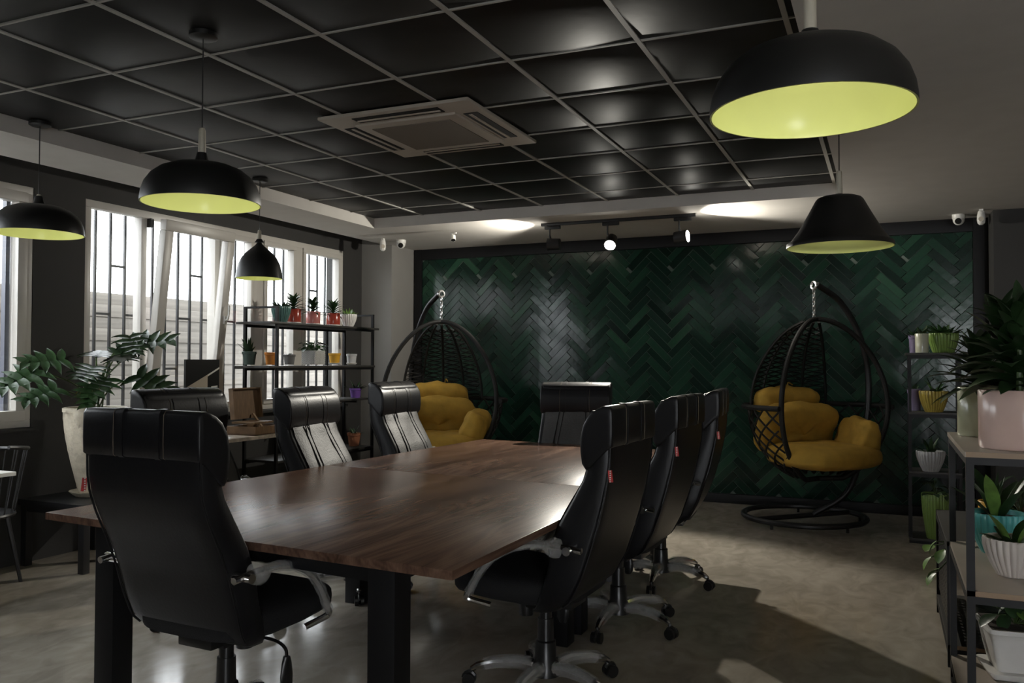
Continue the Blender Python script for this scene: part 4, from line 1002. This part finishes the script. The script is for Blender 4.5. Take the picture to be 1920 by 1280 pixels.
t, z = plant_pot('white ribbed pot with green leaves in front of the turquoise pot', 'potted plant', (.415, 3.56, .603), 'ribbed', .098, .135, wrib, .055); t.rotation_euler = (0, 0, 0)
for k, (az, el, L_, w_) in enumerate(((215, 68, .15, .045), (330, 75, .13, .045), (180, 35, .10, .04), (270, 30, .1, .04), (60, 60, .12, .04), (120, 45, .1, .04), (20, 40, .1, .04), (240, 50, .08, .03))):
    m1 = MB(); add_leaf(m1, (.02*cos(R(az)), .02*sin(R(az)), z-.01), R(az), R(el), L_, w_, .4, .3, n=8, tip=1.1); m1.build('leaf', M['leaf_l'] if k < 2 else M['leaf_m'], t, ang=80)
t, z = plant_pot('yellow pot mostly hidden behind the turquoise pot', 'potted plant', (.47, 4.72, .561), 'cyl', .07, .14, yel, .055); succulent(t, z, 14, .16, .03, M['leaf_d'], 41, 50, 88, .3, .03)
# big white square pot at the bottom
sq = thing('potted_plant', 'white square plastic planter with saucer on the bottom board of the near shelf', 'potted plant', (.47, 3.99, .116), R(8))
rings = []
for z_, w_ in ((.012, .082), (.03, .088), (.09, .102), (.15, .113), (.178, .118), (.182, .124), (.20, .125)):
    r_ = []
    for k in range(32):
        a = 2*pi*k/32; ca, sa = cos(a), sin(a); r_.append(Vector((w_*math.copysign(abs(ca)**.22, ca), w_*math.copysign(abs(sa)**.22, sa), z_)))
    rings.append(r_)
MB().loft(rings).build('pot', white, sq, ang=50)
rings = [[Vector(((w_)*math.copysign(abs(cos(2*pi*k/32))**.2, cos(2*pi*k/32)), (w_)*math.copysign(abs(sin(2*pi*k/32))**.2, sin(2*pi*k/32)), z_)) for k in range(32)] for z_, w_ in ((0, .108), (.005, .112), (.022, .122), (.028, .124))]
MB().loft(rings).build('saucer', white, sq, ang=50)
MB().box((0, 0, .201), (.225, .225, .004)).build('soil', M['soil'], sq)
bushy(sq, .20, 26, .085, .065, .17, .14, M['leaf_m'], 61, True, [M['leaf_l'], M['leaf_m'], M['leaf_d'], M['leaf_d']])
# far black plant stand
fs = thing('plant_stand', 'tall black plant stand with four boards against the green wall', 'shelf', (.33, 7.3, 0))
for sx in (-1, 1):
    for sy in (-1, 1): MB().box((sx*.17, sy*.13, .72), (.022, .022, 1.44)).build('post', M['black_frame'], fs)
for z_ in (1.445, .995, .545, .04):
    MB().box((0, 0, z_-.009), (.40 if z_ > 1.4 else .36, .30, .018)).build('shelf_board', M['shelf_board'], fs, bevel=.002)
    for sy in (-1, 1): MB().box((0, sy*.13, z_-.03), (.34, .02, .025)).build('shelf_rail', M['black_frame'], fs)
lime = pot('lime_ribbed_glaze', (.17, .27, .06), .3); cw = pot('cream_glaze', (.45, .45, .34)); mus = pot('olive_yellow_glaze', (.30, .23, .04), .3); lil = pot('lilac_plastic', (.16, .13, .22), .4); lwh = pot('pale_ribbed_glaze', (.36, .36, .36), .4)
t, z = plant_pot('lime green ribbed pot with fleshy leaves on top of the far plant stand', 'potted plant', (.398, 7.27, 1.446), 'ribbed', .105, .15, lime, .075); succulent(t, z, 36, .13, .05, M['leaf_m'], 71, 15, 80, .3, .06)
t, z = plant_pot('cream round pot just left of the lime pot on the far stand', 'potted plant', (.245, 7.15, 1.446), 'cyl', .048, .145, cw, .045); succulent(t, z, 14, .10, .035, M['leaf_d'], 72, 15, 80, .3, .02)
t, z = plant_pot('lilac pot behind the cream pot on the far stand', 'potted plant', (.205, 7.34, 1.446), 'nursery', .05, .14, lil, .04); succulent(t, z, 14, .10, .035, M['leaf_d'], 73, 15, 80, .3, .02)
t, z = plant_pot('olive yellow ribbed pot on the second board of the far stand', 'potted plant', (.325, 7.20, .996), 'ribbed', .10, .16, mus, .062); succulent(t, z, 8, .15, .045, M['leaf_m'], 74, 30, 85, .4, .03)
t, z = plant_pot('lilac pot behind the olive yellow pot', 'potted plant', (.195, 7.37, .996), 'nursery', .05, .17, lil, .045); succulent(t, z, 6, .08, .03, M['leaf_d'], 75, 30, 85, .4, .02)
t, z = plant_pot('pale ribbed pot on the third board of the far stand', 'potted plant', (.30, 7.20, .546), 'ribbed', .10, .155, lwh, .058); succulent(t, z, 9, .15, .04, M['leaf_d'], 76, 35, 85, .4, .03)
t, z = plant_pot('tall tapering green pot at the bottom of the far stand', 'potted plant', (.33, 7.20, .041), 'ribbed', .095, .34, lime, .06); bushy(t, z, 14, .10, .05, .12, .12, M['leaf_d'], 77)
# red round pot on the floor behind the near shelf
t, z = plant_pot('red rounded pot on the floor behind the near plant shelf', 'potted plant', (.78, 6.3, 0), 'cyl', .20, .42, red, .15); bushy(t, z, 20, .14, .07, .2, .3, M['leaf_d'], 78)
t, z = plant_pot('red pot seen under the near shelf, farther right', 'potted plant', (.98, 5.6, .0), 'cyl', .16, .78, red, .13); bushy(t, z, 12, .12, .06, .14, .12, M['leaf_d'], 79)
# ---- groups of repeats
GR = {'pendant_lamp': 'black pendant lamps with yellow-green lining', 'track_spotlight': 'ceiling spotlights over the green wall', 'motion_detector': 'white motion detectors in the ceiling corners',
      'security_camera': 'white dome cameras on the ceiling', 'hanging_chair': 'black woven hanging egg chairs', 'chair_cushion': 'mustard cushions in the hanging chairs', 'fallen_leaf': 'dry leaves on the short lower shelf'}
for o_ in list(S.objects):
    if o_.parent is not None or 'category' not in o_: continue
    k = o_.name.split('.')[0]
    if k in GR: o_['group'] = GR[k]
    if k == 'potted_plant':
        x, y, z = o_.location
        if x < -4.8 and y > 5.5:
            o_['group'] = 'potted plants on the top board of the window shelf' if z > 1.6 else ('potted plants on the middle board of the window shelf' if z > 1.2 else 'potted plants on the lower boards of the window shelf')
        elif x > -1: o_['group'] = 'potted plants on the far plant stand' if y > 7 else 'potted plants on and behind the near plant shelf'
